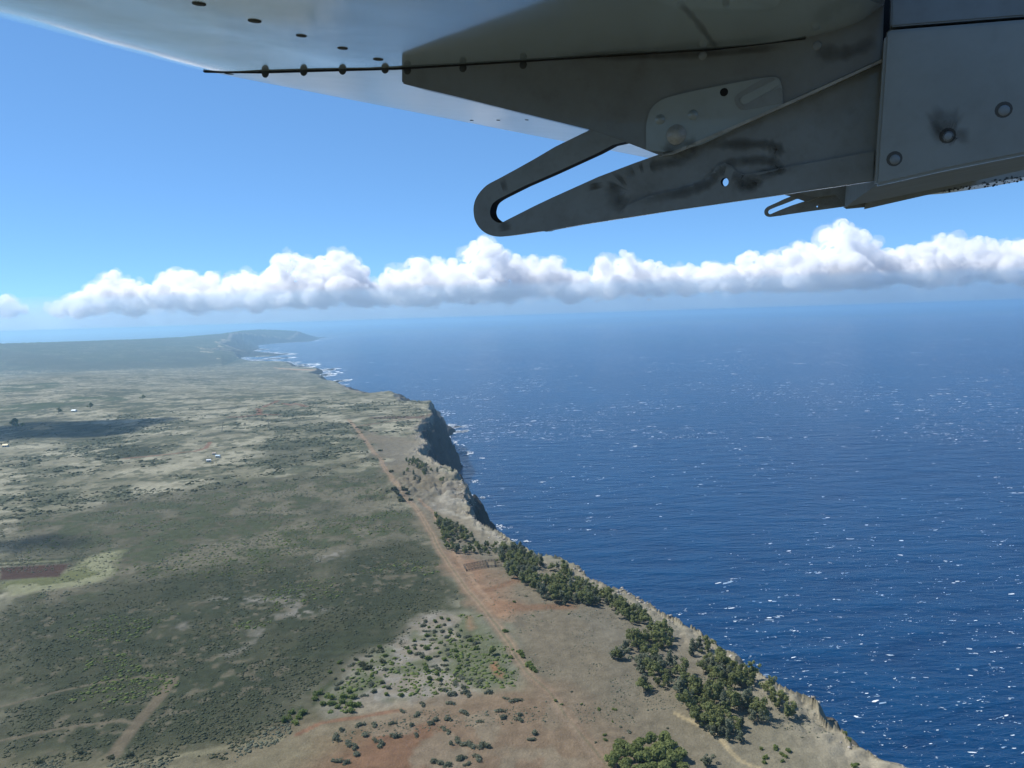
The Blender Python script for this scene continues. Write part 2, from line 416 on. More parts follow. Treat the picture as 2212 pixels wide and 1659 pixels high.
lay(area([(500, 335), (780, 330), (1010, 325), (1010, 345), (700, 352), (480, 350)], 4, lambda p: z6([(a - 340, b) for a, b in p]), .3) * .7, DRED * 1.4)
# stony ground with pale boulders beside the road
stone = area([(560, 780), (760, 770), (900, 780), (990, 860), (1140, 1110), (1060, 1200), (700, 1260), (300, 1310), (0, 1330), (0, 1250), (120, 1070), (400, 880)], 8, z2)
lay(stone * .85, C(.27, .235, .19))
lay(stone * .85 * sstep(.46, .58, n_xs * .6 + n_sm * .4), ROCK * 1.02)
lay(stone * .85 * sstep(.47, .57, n_mid * .6 + n_sm * .4), C(.115, .13, .07))
for s in ([(1650, 640), (1700, 640), (1740, 720), (1900, 735), (1860, 770), (1720, 800), (1600, 780), (1690, 745)], [(1810, 430), (1900, 405), (2060, 400), (2060, 425), (1900, 450), (1810, 460)], [(1400, 900), (1470, 860), (1530, 850), (1480, 900), (1400, 940)], [(1260, 670), (1500, 660), (1650, 690), (1500, 700), (1280, 720)], [(980, 820), (1040, 830), (1060, 850), (1000, 850)], [(1320, 970), (1420, 960), (1300, 1010)]):
    m = area(s, 6, z1)
    lay(m * .75 * sstep(.44, .56, n_xs * .7 + n_sm * .3), ROCK)
lay(area([(930, 1060), (960, 1040), (1010, 1120), (1000, 1130), (960, 1110)], 3, z2, .4), C(.34, .165, .09))
lay(area([(810, 780), (830, 790), (860, 850), (840, 860)], 3, z2, .4) * .8, C(.33, .19, .12))
# tracks
ROAD = [(752, 905), (772, 928), (790, 952), (806, 975), (822, 992), (832, 1012), (848, 1035), (870, 1065), (890, 1090), (913, 1118), (930, 1148), (945, 1180), (965, 1210), (990, 1245), (1020, 1285), (1050, 1320), (1072, 1350), (1095, 1382), (1118, 1420), (1140, 1452), (1165, 1475), (1195, 1505), (1225, 1545), (1262, 1590), (1300, 1635), (1330, 1675), (1400, 1760)]
dr = track(ROAD, 8, None, .6)
fade = sstep(420, 520, R_)
lay(sstep(5.5, 3, dr) * .5, C(.25, .18, .125))
lay((sstep(.45, 2.2, np.abs(dr - 0) ) * 0), TRACK)
rut = np.exp(-((dr - 1.5) / np.maximum(.6, R_ * .0008)) ** 2) * (.55 + .6 * n_sm)
lay(np.clip(rut * 1.1, 0, 1) * (.65 + .35 * fade), C(.315, .225, .155))
lay(sstep(.9, .2, dr) * .6 * sstep(700, 900, 1600 - R_), C(.17, .16, .10))
d2 = track([(905, 1080), (940, 1110), (960, 1150), (985, 1195), (1010, 1235), (1035, 1270), (1060, 1300)], 4)
lay(sstep(3.2, 1.2, d2) * .75, C(.32, .22, .15))
for p, w, c in (([(375, 1468), (352, 1500), (320, 1535), (298, 1560), (275, 1590), (245, 1630)], 3.4, C(.16, .13, .092)), ([(0, 1525), (100, 1500), (200, 1478), (300, 1463), (375, 1466)], 1.4, C(.165, .14, .10)), ([(0, 1597), (90, 1580), (170, 1567), (262, 1556), (292, 1560)], 1.5, C(.165, .14, .10)), ([(225, 1659), (420, 1625), (600, 1595)], 2.5, C(.22, .20, .13)), ([(640, 1585), (690, 1560), (780, 1548), (870, 1535)], 1.5, C(.25, .135, .085)), ([(1460, 1540), (1500, 1560), (1560, 1590), (1600, 1640), (1640, 1659)], 1.3, C(.42, .34, .21)), ([(1170, 1500), (1235, 1560), (1275, 1620), (1330, 1700)], 1.5, C(.25, .19, .135)), ([(270, 990), (330, 985), (420, 975), (446, 968), (452, 955)], 4, C(.22, .12, .08)), ([(775, 920), (880, 905), (935, 893)], 5, C(.17, .11, .075))):
    lay(sstep(w * 1.4, w * .6, track(p, w)) * .85, c)
for p in ([(560, 1085), (680, 1085), (870, 1055)], [(880, 1055), (890, 1020), (875, 990)], [(945, 975), (960, 960), (1090, 905)], [(880, 1055), (1100, 1060)], [(1260, 935), (1400, 968)], [(1140, 935), (1240, 955)]):
    lay(sstep(9, 4, track(p, 6, z5)) * .75, C(.20, .095, .06))
for p in ([(0, 1010), (300, 1000), (560, 990), (760, 960)], [(0, 1175), (200, 1170), (420, 1150), (560, 1110)], [(800, 1105), (1000, 1115), (1300, 1130), (1480, 1105)], [(1520, 1240), (1620, 1200), (1740, 1160)], [(1870, 1100), (2000, 1080), (2212, 1060)], [(300, 1290), (500, 1245), (640, 1250)], [(0, 890), (300, 880), (560, 870)]):
    lay(sstep(30, 8, track(p, 10, z5, 4)) * .7, SCRUB)
lay(sstep(22, 6, track([(250, 1090), (400, 1060), (640, 1030), (810, 985)], 10, None, 4)) * .6, SCRUB2)
# cliffs: basalt, with paler broken rock in bands
cl = (1 - TT) * INB
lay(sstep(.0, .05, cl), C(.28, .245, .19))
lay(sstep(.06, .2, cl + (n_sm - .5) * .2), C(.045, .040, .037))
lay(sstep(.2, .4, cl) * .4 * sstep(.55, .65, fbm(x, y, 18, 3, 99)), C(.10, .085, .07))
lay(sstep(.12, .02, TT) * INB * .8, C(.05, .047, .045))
# seabed
lay((~INB).astype(np.float32), C(.05, .06, .06))
col *= C(.725, .735, .70) * (0.82 + .36 * fbm(x, y, 4.5, 2, 98))[..., None]

gm = NT('ground')
att = gm.add('ShaderNodeAttribute', attribute_name='Tint')
co = gm.objco()
n1 = gm.noise(.9, 5, .65, co); n2 = gm.noise(.18, 4, .6, co)
k = gm.math('ADD', gm.math('MULTIPLY', n1, .75), gm.math('MULTIPLY', n2, .55))
k = gm.math('ADD', k, .35)
cc = gm.add('ShaderNodeVectorMath', operation='SCALE'); gm.l.new(att.outputs['Color'], cc.inputs[0]); gm.l.new(k, cc.inputs['Scale'])
gm.bump(gm.math('ADD', gm.math('MULTIPLY', n1, .5), n2), .6, 1.6)
gm.set(base=cc.outputs[0], rough=.95, spec=.1)

# mesh: skip what lies under water well off shore
idx = np.arange(NA * NR).reshape(NA, NR)
under = (~INB) & (DB > 60)
drop = under[:-1, :-1] & under[1:, :-1] & under[:-1, 1:] & under[1:, 1:]
q = np.stack((idx[:-1, :-1], idx[:-1, 1:], idx[1:, 1:], idx[1:, :-1]), -1)[~drop]
used = np.unique(q); remap = np.full(NA * NR, -1, np.int64); remap[used] = np.arange(len(used))
V = np.stack((X, Y, Z), -1).reshape(-1, 3)[used]
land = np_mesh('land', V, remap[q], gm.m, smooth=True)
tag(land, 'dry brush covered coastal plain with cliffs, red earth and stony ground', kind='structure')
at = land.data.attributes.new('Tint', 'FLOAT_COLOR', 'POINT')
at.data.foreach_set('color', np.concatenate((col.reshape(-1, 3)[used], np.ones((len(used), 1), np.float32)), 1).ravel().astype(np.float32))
print('land quads', len(q))

def ground_z(px_, py_):
    px_ = np.atleast_1d(np.asarray(px_, float)); py_ = np.atleast_1d(np.asarray(py_, float))
    return land_z(px_, py_)[0]
# ================================================================== SEA
sm = NT('sea_water')
co = sm.objco()
mp = sm.add('ShaderNodeMapping', inp={'Vector': co, 'Rotation': (0, 0, math.radians(-36)), 'Scale': (1, 2.4, 1)})
v = mp.outputs[0]
w1 = sm.noise(.012, 3, .5, v); w2 = sm.noise(.045, 4, .6, v); w3 = sm.noise(.2, 3, .6, v)
h = sm.math('ADD', sm.math('ADD', sm.math('MULTIPLY', w1, 9.0), sm.math('MULTIPLY', w2, 4.0)), sm.math('MULTIPLY', w3, .8))
sm.bump(h, 1.0, 1.0)
big = sm.noise(.0009, 3, .5, co)
base = sm.mix(sm.ramp(sm.math('ADD', sm.math('MULTIPLY', big, .5), sm.math('MULTIPLY', w1, .5)), [(.38, (0, 0, 0)), (.62, (1, 1, 1))]), (.0008, .024, .080), (.0016, .042, .118))
sm.set(base=base, rough=.22, ior=1.33, spec=.36)
S = 64000.0
ng = 40
g = np.sinh(np.linspace(-4, 4, ng + 1)) / np.sinh(4) * S
gx, gy = np.meshgrid(g, g, indexing='ij')
ii = np.arange((ng + 1) ** 2).reshape(ng + 1, ng + 1)
sea = np_mesh('sea', np.stack((gx, gy, gx * 0), -1).reshape(-1, 3), np.stack((ii[:-1, :-1], ii[1:, :-1], ii[1:, 1:], ii[:-1, 1:]), -1).reshape(-1, 4), sm.m)
tag(sea, 'deep blue wind ruffled open sea', kind='structure')

# whitecaps: thousands of breaking crests
def foam_mesh(name, cs, sizes, angs, mat, label, z=.25, seed=5, fat=1.0):
    rg = np.random.default_rng(seed); V = []; F = []; T = []; n = 0
    for (px_, py_), s, a in zip(cs, sizes, angs):
        k = rg.integers(1, 5); ca, sa = math.cos(a), math.sin(a)
        for q_ in range(k):
            T += [1.0 if q_ == 0 else rg.uniform(.75 if fat > 1 else .1, .95 if fat > 1 else .8)] * 7
            ox, oy = rg.normal(0, s * .55), rg.normal(0, s * .3 * fat)
            L, B = s * rg.uniform(.18, .6), s * rg.uniform(.07, .2) * (fat * (2.4 if fat > 1 and py_ > 3000 else 1))
            m = 7; th = np.linspace(0, 2 * math.pi, m, endpoint=False)
            rr = rg.uniform(.45, 1.15, m)
            lx = ox + np.cos(th) * L * rr; ly = oy + np.sin(th) * B * rr + .25 * (np.cos(th) * rr) ** 2 * L * rg.uniform(-.3, .5)
            V.append(np.stack((px_ + lx * ca - ly * sa, py_ + lx * sa + ly * ca, np.full(m, z)), -1))
            for i in range(1, m - 1): F.append((n, n + i, n + i + 1))
            n += m
    o = np_mesh(name, np.vstack(V), np.array(F), mat)
    a_ = o.data.attributes.new('Tint', 'FLOAT', 'POINT'); a_.data.foreach_set('value', np.array(T, np.float32))
    tag(o, label, kind='stuff'); return o
fm = NT('foam'); _fa = fm.add('ShaderNodeAttribute', attribute_name='Tint')
fm.set(base=fm.ramp(_fa.outputs['Fac'], [(0, (.10, .20, .34)), (.6, (.34, .44, .54)), (1, (.76, .80, .83))]), rough=.9, spec=.1)
N = 30000
az = np.radians(RNG.uniform(-26, 44, N)); rr = 330 / np.tan(np.radians(np.interp(RNG.uniform(0, 1, N), [0, .72, 1], [2.2, 9, 33])))
wx, wy = rr * np.sin(az), rr * np.cos(az)
dB_ = dline(wx, wy, Bl); ok = (~inpoly(wx, wy, Bp)) & (dB_ > 12)
clump = fbm(wx, wy, 400, 3, 201); ok &= RNG.uniform(0, 1, N) < sstep(.3, .62, clump) * .9 + .1
wx, wy, rr = wx[ok], wy[ok], rr[ok]
size = np.clip(RNG.lognormal(.3, .75, len(wx)), .5, 11) * np.interp(rr, [500, 1200, 3500, 9000], [.8, 1.5, 3.4, 8.0])
foam_mesh('whitecaps', np.stack((wx, wy), -1), size, RNG.normal(math.radians(8), .25, len(wx)), fm.m, 'scattered white foam crests over the blue sea')
# surf at the foot of the cliffs
ss = []; zz = []; aa = []
seg = np.vstack((B1[8:], B2))
for a, b in zip(seg[:-1], seg[1:]):
    L = np.linalg.norm(b - a); r0_ = np.linalg.norm(a)
    if L < 1 or r0_ > 17500: continue
    nn = np.array(((b - a)[1], -(b - a)[0])) / L
    step = np.interp(r0_, [600, 3000, 16000], [9, 16, 70])
    for t in np.arange(0, L, step):
        p = a + (b - a) * t / L
        if fbm(np.array([p[0]]), np.array([p[1]]), 140 if r0_ < 3500 else 500, 2, 211)[0] < (.52 if r0_ < 3200 else .42): continue
        off = abs(RNG.normal(0, np.interp(r0_, [600, 3000, 16000], [7, 22, 60])))
        ss.append(p + nn * off); zz.append(RNG.uniform(.5, 1.3) * np.interp(r0_, [600, 3000, 16000], [6, 14, 60])); aa.append(math.atan2((b - a)[1], (b - a)[0]) + RNG.normal(0, .2))
def streak(p, n, spread, s):
    P = GP(p, 0.0)
    for _ in range(n):
        t = RNG.uniform(0, len(P) - 1.001); i = int(t); q_ = P[i] + (P[i + 1] - P[i]) * (t - i)
        ss.append(q_ + RNG.normal(0, spread, 2)); zz.append(s * (1.9 if P[0, 1] > 3000 else 1) * RNG.uniform(.5, 1.4)); d_ = P[i + 1] - P[i]; aa.append(RNG.normal(-.1, .25))
streak(z5([(1620, 715), (1700, 698), (1790, 688)]), 26, 8, 22); streak(z5([(1640, 742), (1720, 732)]), 14, 7, 18)
streak(z5([(1510, 640), (1560, 632), (1660, 606)]), 24, 9, 26); streak(z5([(1590, 580), (1690, 560)]), 20, 10, 26)
streak(z5([(1290, 520), (1430, 515)]), 18, 12, 32); streak(z5([(1300, 545), (1400, 530)]), 14, 12, 32); streak(z5([(1150, 487), (1240, 490)]), 14, 12, 30)
streak(z5([(820, 470), (930, 455), (1060, 450)]), 16, 14, 42); streak(z5([(980, 445), (1200, 442)]), 16, 14, 42); streak(z5([(880, 488), (950, 485)]), 12, 14, 36)
streak(z5([(860, 380), (1000, 395), (1200, 404)]), 34, 14, 50); streak(z5([(880, 350), (960, 350)]), 12, 18, 50); streak(z5([(830, 365), (860, 350)]), 12, 18, 50)
streak(z6([(845, 410), (890, 430), (985, 430)]), 60, 9, 14); streak(z6([(940, 480), (1030, 468)]), 40, 7, 12); streak(z6([(930, 690), (1010, 660), (1050, 690)]), 50, 8, 9); streak(z6([(800, 752), (900, 700), (950, 640)]), 40, 5, 7); streak(z6([(850, 520), (900, 560), (930, 600)]), 26, 6, 7)
streak(z6([(1140, 1090), (1205, 1087)]), 10, 3, 6); streak(z6([(1310, 1365), (1445, 1362)]), 10, 3, 5); streak(z6([(1060, 930), (1130, 945)]), 10, 4, 5); streak(z6([(1450, 1490), (1600, 1500)]), 10, 3, 4)
foam_mesh('surf', ss, zz, aa, fm.m, 'white surf breaking along the foot of the cliffs', z=.5, seed=9, fat=2.6)
# ================================================================== CLOUDS (28 km out, over the sea)
CD = 28000.0
PXM = CD / FPX
cm = bpy.data.materials.new('cloud'); cm.use_nodes = True
ct = cm.node_tree; ct.nodes.remove(ct.nodes['Principled BSDF'])
cv = ct.nodes.new('ShaderNodeVolumePrincipled')
cv.inputs['Color'].default_value = (1, 1, 1, 1); cv.inputs['Density'].default_value = 1 / 240.0; cv.inputs['Anisotropy'].default_value = 0.25
ct.links.new(cv.outputs[0], ct.nodes['Material Output'].inputs['Volume'])
cy_.volume_bounces = 40
cm2 = cm.copy(); cm2.name = 'cloud_veil'; cm2.node_tree.nodes['Principled Volume'].inputs['Density'].default_value = 1 / 1500.0
tex_c = bpy.data.textures.new('cloud_torn', 'CLOUDS'); tex_c.noise_scale = 460; tex_c.noise_depth = 5
tex_a = bpy.data.textures.new('cloud_big', 'CLOUDS'); tex_a.noise_scale = 620; tex_a.noise_depth = 5
def billow(nm, sc_):
    t_ = bpy.data.textures.new(nm, 'VORONOI'); t_.noise_scale = sc_; t_.distance_metric = 'DISTANCE_SQUARED'; t_.weight_1 = 1.0; t_.noise_intensity = 1.0; return t_
tex_v1 = billow('billow_big', 560); tex_v2 = billow('billow_mid', 230); tex_v3 = billow('billow_small', 105)
tex_b = bpy.data.textures.new('cloud_small', 'CLOUDS'); tex_b.noise_scale = 80; tex_b.noise_depth = 3
_ico = bmesh.new(); bmesh.ops.create_icosphere(_ico, subdivisions=3, radius=1)
ICO_V = np.array([v.co[:] for v in _ico.verts]); ICO_F = np.array([[v.index for v in f.verts] for f in _ico.faces]); _ico.free()
PUFFS = ((tex_a, 560), (tex_v2, -90), (tex_v3, -50), (tex_b, 90))
def base_line(px_): return 668 - (px_ - 200) * .0335
def cloud(tops, label, flat=0.0, dist=CD, seed=1, fluff=1.0, vox=38):
    rg = np.random.default_rng(seed); V = []; F = []; n = 0
    P = np.array(tops, float); k = dist / FPX
    px_ = P[0, 0]
    while px_ <= P[-1, 0]:
        top = np.interp(px_, P[:, 0], P[:, 1]) + rg.normal(0, 6.5) - 1; bs = base_line(px_) + rg.normal(0, 3)
        hgt = max(bs - top, 6); yy = bs - 4
        d = ray(px_, bs - hgt * .34); c = CAM + d * (dist / d[1]); rr0 = max(hgt * .3, 9) * k
        V.append(c + ICO_V * np.array((rr0 * 1.1, rr0 * 1.2, rr0))); F.append(ICO_F + n); n += len(ICO_V)
        while yy > top + 4:
            fr = (bs - yy) / hgt
            rad = min((5 + 15 * rg.uniform() ** 2) * fluff * (1.15 - .5 * fr), hgt * .55 + 3)
            yc = max(yy, top + rad)
            dep = rg.normal(0, 1300) * (1 - .5 * fr)
            d = ray(px_ + rg.normal(0, 5), yc); s = (dist + dep) / d[1]
            c = CAM + d * s
            sc_ = np.array((rad * k * rg.uniform(.9, 1.25), rad * k * rg.uniform(.9, 1.4), rad * k * rg.uniform(.75, 1.0)))
            V.append(c + ICO_V * sc_); F.append(ICO_F + n); n += len(ICO_V)
            yy -= rad * rg.uniform(.7, 1.0)
        px_ += rg.uniform(5, 9) * fluff
    V = np.vstack(V); c0 = V.mean(0); zb = CAM_Z + dist / FPX * 0
    o = np_mesh('cumulus_cloud', V - c0, np.vstack(F), cm, smooth=True); o.location = c0
    m = o.modifiers.new('merge', 'REMESH'); m.mode = 'VOXEL'; m.voxel_size = vox; m.use_smooth_shade = True
    for tx, st in PUFFS:
        d_ = o.modifiers.new('puff', 'DISPLACE'); d_.texture = tx; d_.strength = st * dist / CD; d_.mid_level = .5; d_.texture_coords = 'GLOBAL'
    # a thinner veil of torn vapour round the dense core
    ve = np_mesh('veil', (V - c0) * 1.0, np.vstack(F), cm2, smooth=True, parent=o)
    m = ve.modifiers.new('merge', 'REMESH'); m.mode = 'VOXEL'; m.voxel_size = vox * 1.3; m.use_smooth_shade = True
    for tx, st, ml in ((tex_c, 720, .38), (tex_b, 150, .5)):
        d_ = ve.modifiers.new('puff', 'DISPLACE'); d_.texture = tx; d_.strength = st; d_.mid_level = ml; d_.texture_coords = 'GLOBAL'
    tag(o, label, 'cloud', 'cumulus clouds lined up along the horizon'); return o
cloud([(-40, 655), (0, 650), (30, 648), (55, 660)], 'smallest low white cloud at the left end of the cloud line', seed=1)
cloud([(105, 658), (140, 650), (200, 625), (240, 605), (270, 598), (300, 618), (330, 632)], 'low rounded white cloud tapering down over the far ridge', seed=2)
cloud([(318, 632), (350, 590), (400, 591), (430, 600), (460, 597), (500, 597), (530, 592), (562, 622)], 'even topped white cloud beside the tapering one over the ridge', seed=3)
cloud([(560, 622), (590, 572), (612, 552), (660, 560), (690, 565), (715, 548), (748, 545), (770, 580), (800, 604), (830, 622)], 'broad white cloud with two square shoulders above the far headland', seed=4)
cloud([(828, 622), (850, 583), (900, 570), (960, 562), (1000, 545), (1030, 520), (1050, 502), (1075, 530), (1120, 550), (1160, 558), (1200, 568), (1252, 606)], 'tall white cloud with the pointed tower under the slotted bracket tip', seed=5)
cloud([(1252, 606), (1300, 568), (1345, 548), (1390, 565), (1430, 575), (1470, 578), (1510, 575), (1545, 592)], 'white topped grey cloud right of the pointed tower', seed=6)
cloud([(1530, 585), (1590, 566), (1640, 548), (1690, 540), (1730, 540), (1760, 515), (1790, 492), (1825, 484), (1860, 498), (1900, 530), (1945, 556)], 'brightest domed cloud rising over a grey bank on the right', seed=7)
cloud([(1930, 540), (1980, 540), (2010, 520), (2045, 515), (2085, 528), (2120, 515), (2155, 528), (2185, 515), (2230, 530), (2290, 540)], 'lumpy grey cloud at the right end of the cloud line', seed=8)

# two small clouds inland, high on the left, whose shade lies on the plain
def shade_cloud(spot, w, d, label, seed):
    rg = np.random.default_rng(seed); q = G(*spot)[0]; k = 900 / math.tan(SUN_EL)
    c = np.array((q[0] + math.sin(SUN_AZ) * k, q[1] + math.cos(SUN_AZ) * k, 1020.0)); V = []; F = []; n = 0
    for i in range(46):
        a_ = rg.uniform(0, 6.28); u = rg.uniform() ** .5; rad = rg.uniform(.16, .30) * w
        V.append(ICO_V * (rad * 1.25, rad * 1.1, rad * .6) + (math.cos(a_) * u * w, math.sin(a_) * u * d, rg.uniform(-8, 45) * (1 - .5 * u))); F.append(ICO_F + n); n += len(ICO_V)
    o = np_mesh('cumulus_cloud', np.vstack(V), np.vstack(F), cm3, smooth=True); o.location = c
    m = o.modifiers.new('merge', 'REMESH'); m.mode = 'VOXEL'; m.voxel_size = max(5, w * .06); m.use_smooth_shade = True
    d_ = o.modifiers.new('puff', 'DISPLACE'); d_.texture = tex_s; d_.strength = w * .26; d_.texture_coords = 'GLOBAL'
    tag(o, label, 'cloud')
cm3 = cm.copy(); cm3.name = 'small_cloud'; cm3.node_tree.nodes['Principled Volume'].inputs['Density'].default_value = 1 / 45.0
tex_s = bpy.data.textures.new('small_cloud', 'CLOUDS'); tex_s.noise_scale = 90; tex_s.noise_depth = 4
shade_cloud((95, 928), 230, 150, 'small low cloud over the inland plain shading the brush', 51)
shade_cloud((55, 1176), 46, 30, 'little puff of cloud shading the ground above the ploughed strip', 52)
# ================================================================== VEGETATION
def leaf_mat(name, dark, light, rough=.75):
    m = NT(name); co = m.objco()
    at_ = m.add('ShaderNodeAttribute', attribute_name='Tint')
    oi = m.add('ShaderNodeObjectInfo')
    n_ = m.noise(.8, 3, .6, co)
    f = m.math('ADD', m.math('MULTIPLY', n_, .55), m.math('MULTIPLY', m.math('ADD', at_.outputs['Fac'], oi.outputs['Random']), .3), True)
    c_ = m.ramp(f, [(.2, dark), (.85, light)]); m.set(base=c_, rough=rough, spec=.15)
    tb = m.add('ShaderNodeBsdfTranslucent'); m.l.new(c_, tb.inputs[0]); mx = m.add('ShaderNodeMixShader', inp={0: .48}); m.l.new(m.b.outputs[0], mx.inputs[1]); m.l.new(tb.outputs[0], mx.inputs[2]); m.l.new(mx.outputs[0], m.out.inputs['Surface'])
    return m.m
L_IRON = leaf_mat('ironwood_foliage', (.115, .135, .055), (.255, .28, .11))
L_IRON2 = leaf_mat('greyer_foliage', (.13, .15, .095), (.22, .24, .155))
L_ROUND = leaf_mat('round_tree_foliage', (.125, .155, .055), (.25, .285, .10))
L_SAGE = leaf_mat('sage_foliage', (.12, .135, .09), (.21, .225, .155))
L_GREEN = leaf_mat('green_foliage', (.10, .14, .045), (.20, .25, .075))
L_DARK = leaf_mat('dark_brush', (.07, .084, .046), (.135, .145, .085))
M_BARK = NT('bark'); M_BARK.set(base=M_BARK.ramp(M_BARK.noise(3, 4, .6, M_BARK.objco()), [(.3, (.10, .08, .06)), (.7, (.22, .19, .16))]), rough=.95, spec=.1); M_BARK = M_BARK.m

def leaves(rg, centres, radii, n, size, droop=.3):
    """small two-triangle leaf sprays spread through a few clumps"""
    k = rg.choice(len(centres), n, p=np.prod(radii, 1) ** .6 / np.sum(np.prod(radii, 1) ** .6))
    d = rg.normal(size=(n, 3)); d /= np.linalg.norm(d, axis=1)[:, None]
    rr_ = rg.uniform(.35, 1.05, n) ** .5
    p = centres[k] + d * radii[k] * rr_[:, None]
    nrm = d * .8 + rg.normal(size=(n, 3)) * .45; nrm[:, 2] += .5; nrm /= np.linalg.norm(nrm, axis=1)[:, None]
    t = np.cross(nrm, rg.normal(size=(n, 3))); t /= np.linalg.norm(t, axis=1)[:, None]
    b = np.cross(nrm, t)
    s = size * rg.uniform(.6, 1.5, n)[:, None]
    v = np.stack((p - t * s, p - b * s * .6 + nrm * s * .12, p + t * s, p + b * s * .6 - np.array((0, 0, droop)) * s), 1).reshape(-1, 3)
    f = np.arange(n * 4).reshape(n, 4)
    tint = np.repeat(rg.uniform(0, 1, n) * .6 + (k % 5) / 5 * .4, 4)
    return v, f, tint

def tint_attr(o, t):
    a = o.data.attributes.new('Tint', 'FLOAT', 'POINT'); a.data.foreach_set('value', np.ascontiguousarray(t, np.float32))

def trunk_bm(rg, h, r, limbs, lean=.08):
    bm = bmesh.new()
    def tube(p, q, r0_, r1_, n=6):
        p, q = Vector(p), Vector(q); ax = (q - p).normalized(); s_ = ax.orthogonal().normalized(); u = ax.cross(s_)
        a_ = [bm.verts.new(p + (s_ * math.cos(2 * math.pi * i / n) + u * math.sin(2 * math.pi * i / n)) * r0_) for i in range(n)]
        b_ = [bm.verts.new(q + (s_ * math.cos(2 * math.pi * i / n) + u * math.sin(2 * math.pi * i / n)) * r1_) for i in range(n)]
        for i in range(n): bm.faces.new((a_[i], a_[(i + 1) % n], b_[(i + 1) % n], b_[i]))
        bm.faces.new(b_)
    m = Vector((rg.normal(0, lean) * h, rg.normal(0, lean) * h, h * .5)); e = m + Vector((rg.normal(0, lean) * h, rg.normal(0, lean) * h, h * .4))
    tube((0, 0, -.6), m, r, r * .65); tube(m, e, r * .65, r * .2)
    for d_ in limbs:
        b0 = Vector((0, 0, 0)).lerp(m, .55 + .4 * rg.uniform()); tube(b0, Vector(d_) * .85 + b0 * .15, r * .4, r * .1, 5)
    return bm

PROTO = {}
def tree_proto(key, seed, h, w, leaf, nleaf, size, style):
    rg = np.random.default_rng(seed)
    if style == 'iron':      # tall, ragged, feathery
        n = 11; c = np.stack((rg.normal(0, w * .24, n), rg.normal(0, w * .24, n), np.linspace(.28, .88, n) * h + rg.normal(0, .03 * h, n)), -1)
        r = np.stack([np.interp(c[:, 2] / h, [.2, .45, .95], [.24, .30, .13]) * w] * 2 + [np.full(n, .12 * h)], -1) * rg.uniform(.75, 1.3, (n, 1))
    elif style == 'round':
        n = 13; a_ = rg.uniform(0, 6.28, n); q = rg.uniform(.05, .36, n) * w
        c = np.stack((np.cos(a_) * q, np.sin(a_) * q, h * (.42 + .36 * rg.uniform(0, 1, n) * (1 - q / (.6 * w)))), -1)
        r = np.stack([np.full(n, .17 * w)] * 2 + [np.full(n, .15 * h)], -1) * rg.uniform(.8, 1.3, (n, 1))
    else:                    # low shrub, clumps right on the ground
        n = 8; a_ = rg.uniform(0, 6.28, n); q = rg.uniform(0, .34, n) * w
        c = np.stack((np.cos(a_) * q * 1.25, np.sin(a_) * q * .9, h * rg.uniform(.2, .55, n)), -1)
        r = np.stack([np.full(n, .2 * w)] * 2 + [np.full(n, .33 * h)], -1) * rg.uniform(.75, 1.3, (n, 1))
    root = bpy.data.objects.new(key, None)
    v, f, t = leaves(rg, c, r, nleaf, size)
    cr = np_mesh('crown', v, f, leaf); tint_attr(cr, t)
    big = c[np.argsort(-r[:, 0])[:4]]
    tr = bm_obj('trunk', trunk_bm(rg, h * (.75 if style != 'shrub' else .5), max(.07, h * .022), big), M_BARK)
    COL.objects.unlink(cr); COL.objects.unlink(tr)
    PROTO[key] = (cr, tr); return key
IRON = [tree_proto(f'iron{i}', 300 + i, 11.0, 7.2, L_IRON if i % 3 else L_IRON2, 620, .62, 'iron') for i in range(6)]
ROUND = [tree_proto(f'round{i}', 330 + i, 8.5, 9.5, L_ROUND, 1050, .60, 'round') for i in range(3)]
SAGE = [tree_proto(f'sage{i}', 350 + i, 1.7, 5.2, L_SAGE, 260, .40, 'shrub') for i in range(4)]
GREENS = [tree_proto(f'green{i}', 370 + i, 2.3, 4.6, L_GREEN, 260, .42, 'shrub') for i in range(3)]
DARKS = [tree_proto(f'dark{i}', 390 + i, 2.6, 5.0, L_DARK, 220, .46, 'shrub') for i in range(3)]

def plant(name, keys, xy, scale, label, cat, group):
    z = ground_z(xy[0], xy[1])[0]
    key = keys[RNG.integers(len(keys))]; cr, tr = PROTO[key]
    if callable(label): label = label(key, scale, xy)
    root = bpy.data.objects.new(name, None); COL.objects.link(root)
    root.location = (xy[0], xy[1], z - .1); root.rotation_euler = (0, 0, RNG.uniform(0, 6.28)); root.scale = (scale * RNG.uniform(.88, 1.14), scale * RNG.uniform(.88, 1.14), scale * RNG.uniform(.85, 1.18))
    tag(root, label, cat, group)
    for p in (cr, tr):
        c_ = p.copy(); COL.objects.link(c_); c_.parent = root
    return root

def scatter(P, gap, rg, n_try=4000):
    P = np.asarray(P); lo_, hi_ = P.min(0), P.max(0); pts = []; cell = {}
    cand = rg.uniform(lo_, hi_, (n_try, 2)); cand = cand[inpoly(cand[:, 0], cand[:, 1], P)]
    for q in cand:
        k = (int(q[0] // gap), int(q[1] // gap)); okk = True
        for i in (-1, 0, 1):
            for j in (-1, 0, 1):
                for e in cell.get((k[0] + i, k[1] + j), ()):
                    if (e[0] - q[0]) ** 2 + (e[1] - q[1]) ** 2 < gap * gap: okk = False
        if okk: cell.setdefault(k, []).append(q); pts.append(q)
    return np.array(pts) if pts else np.zeros((0, 2))

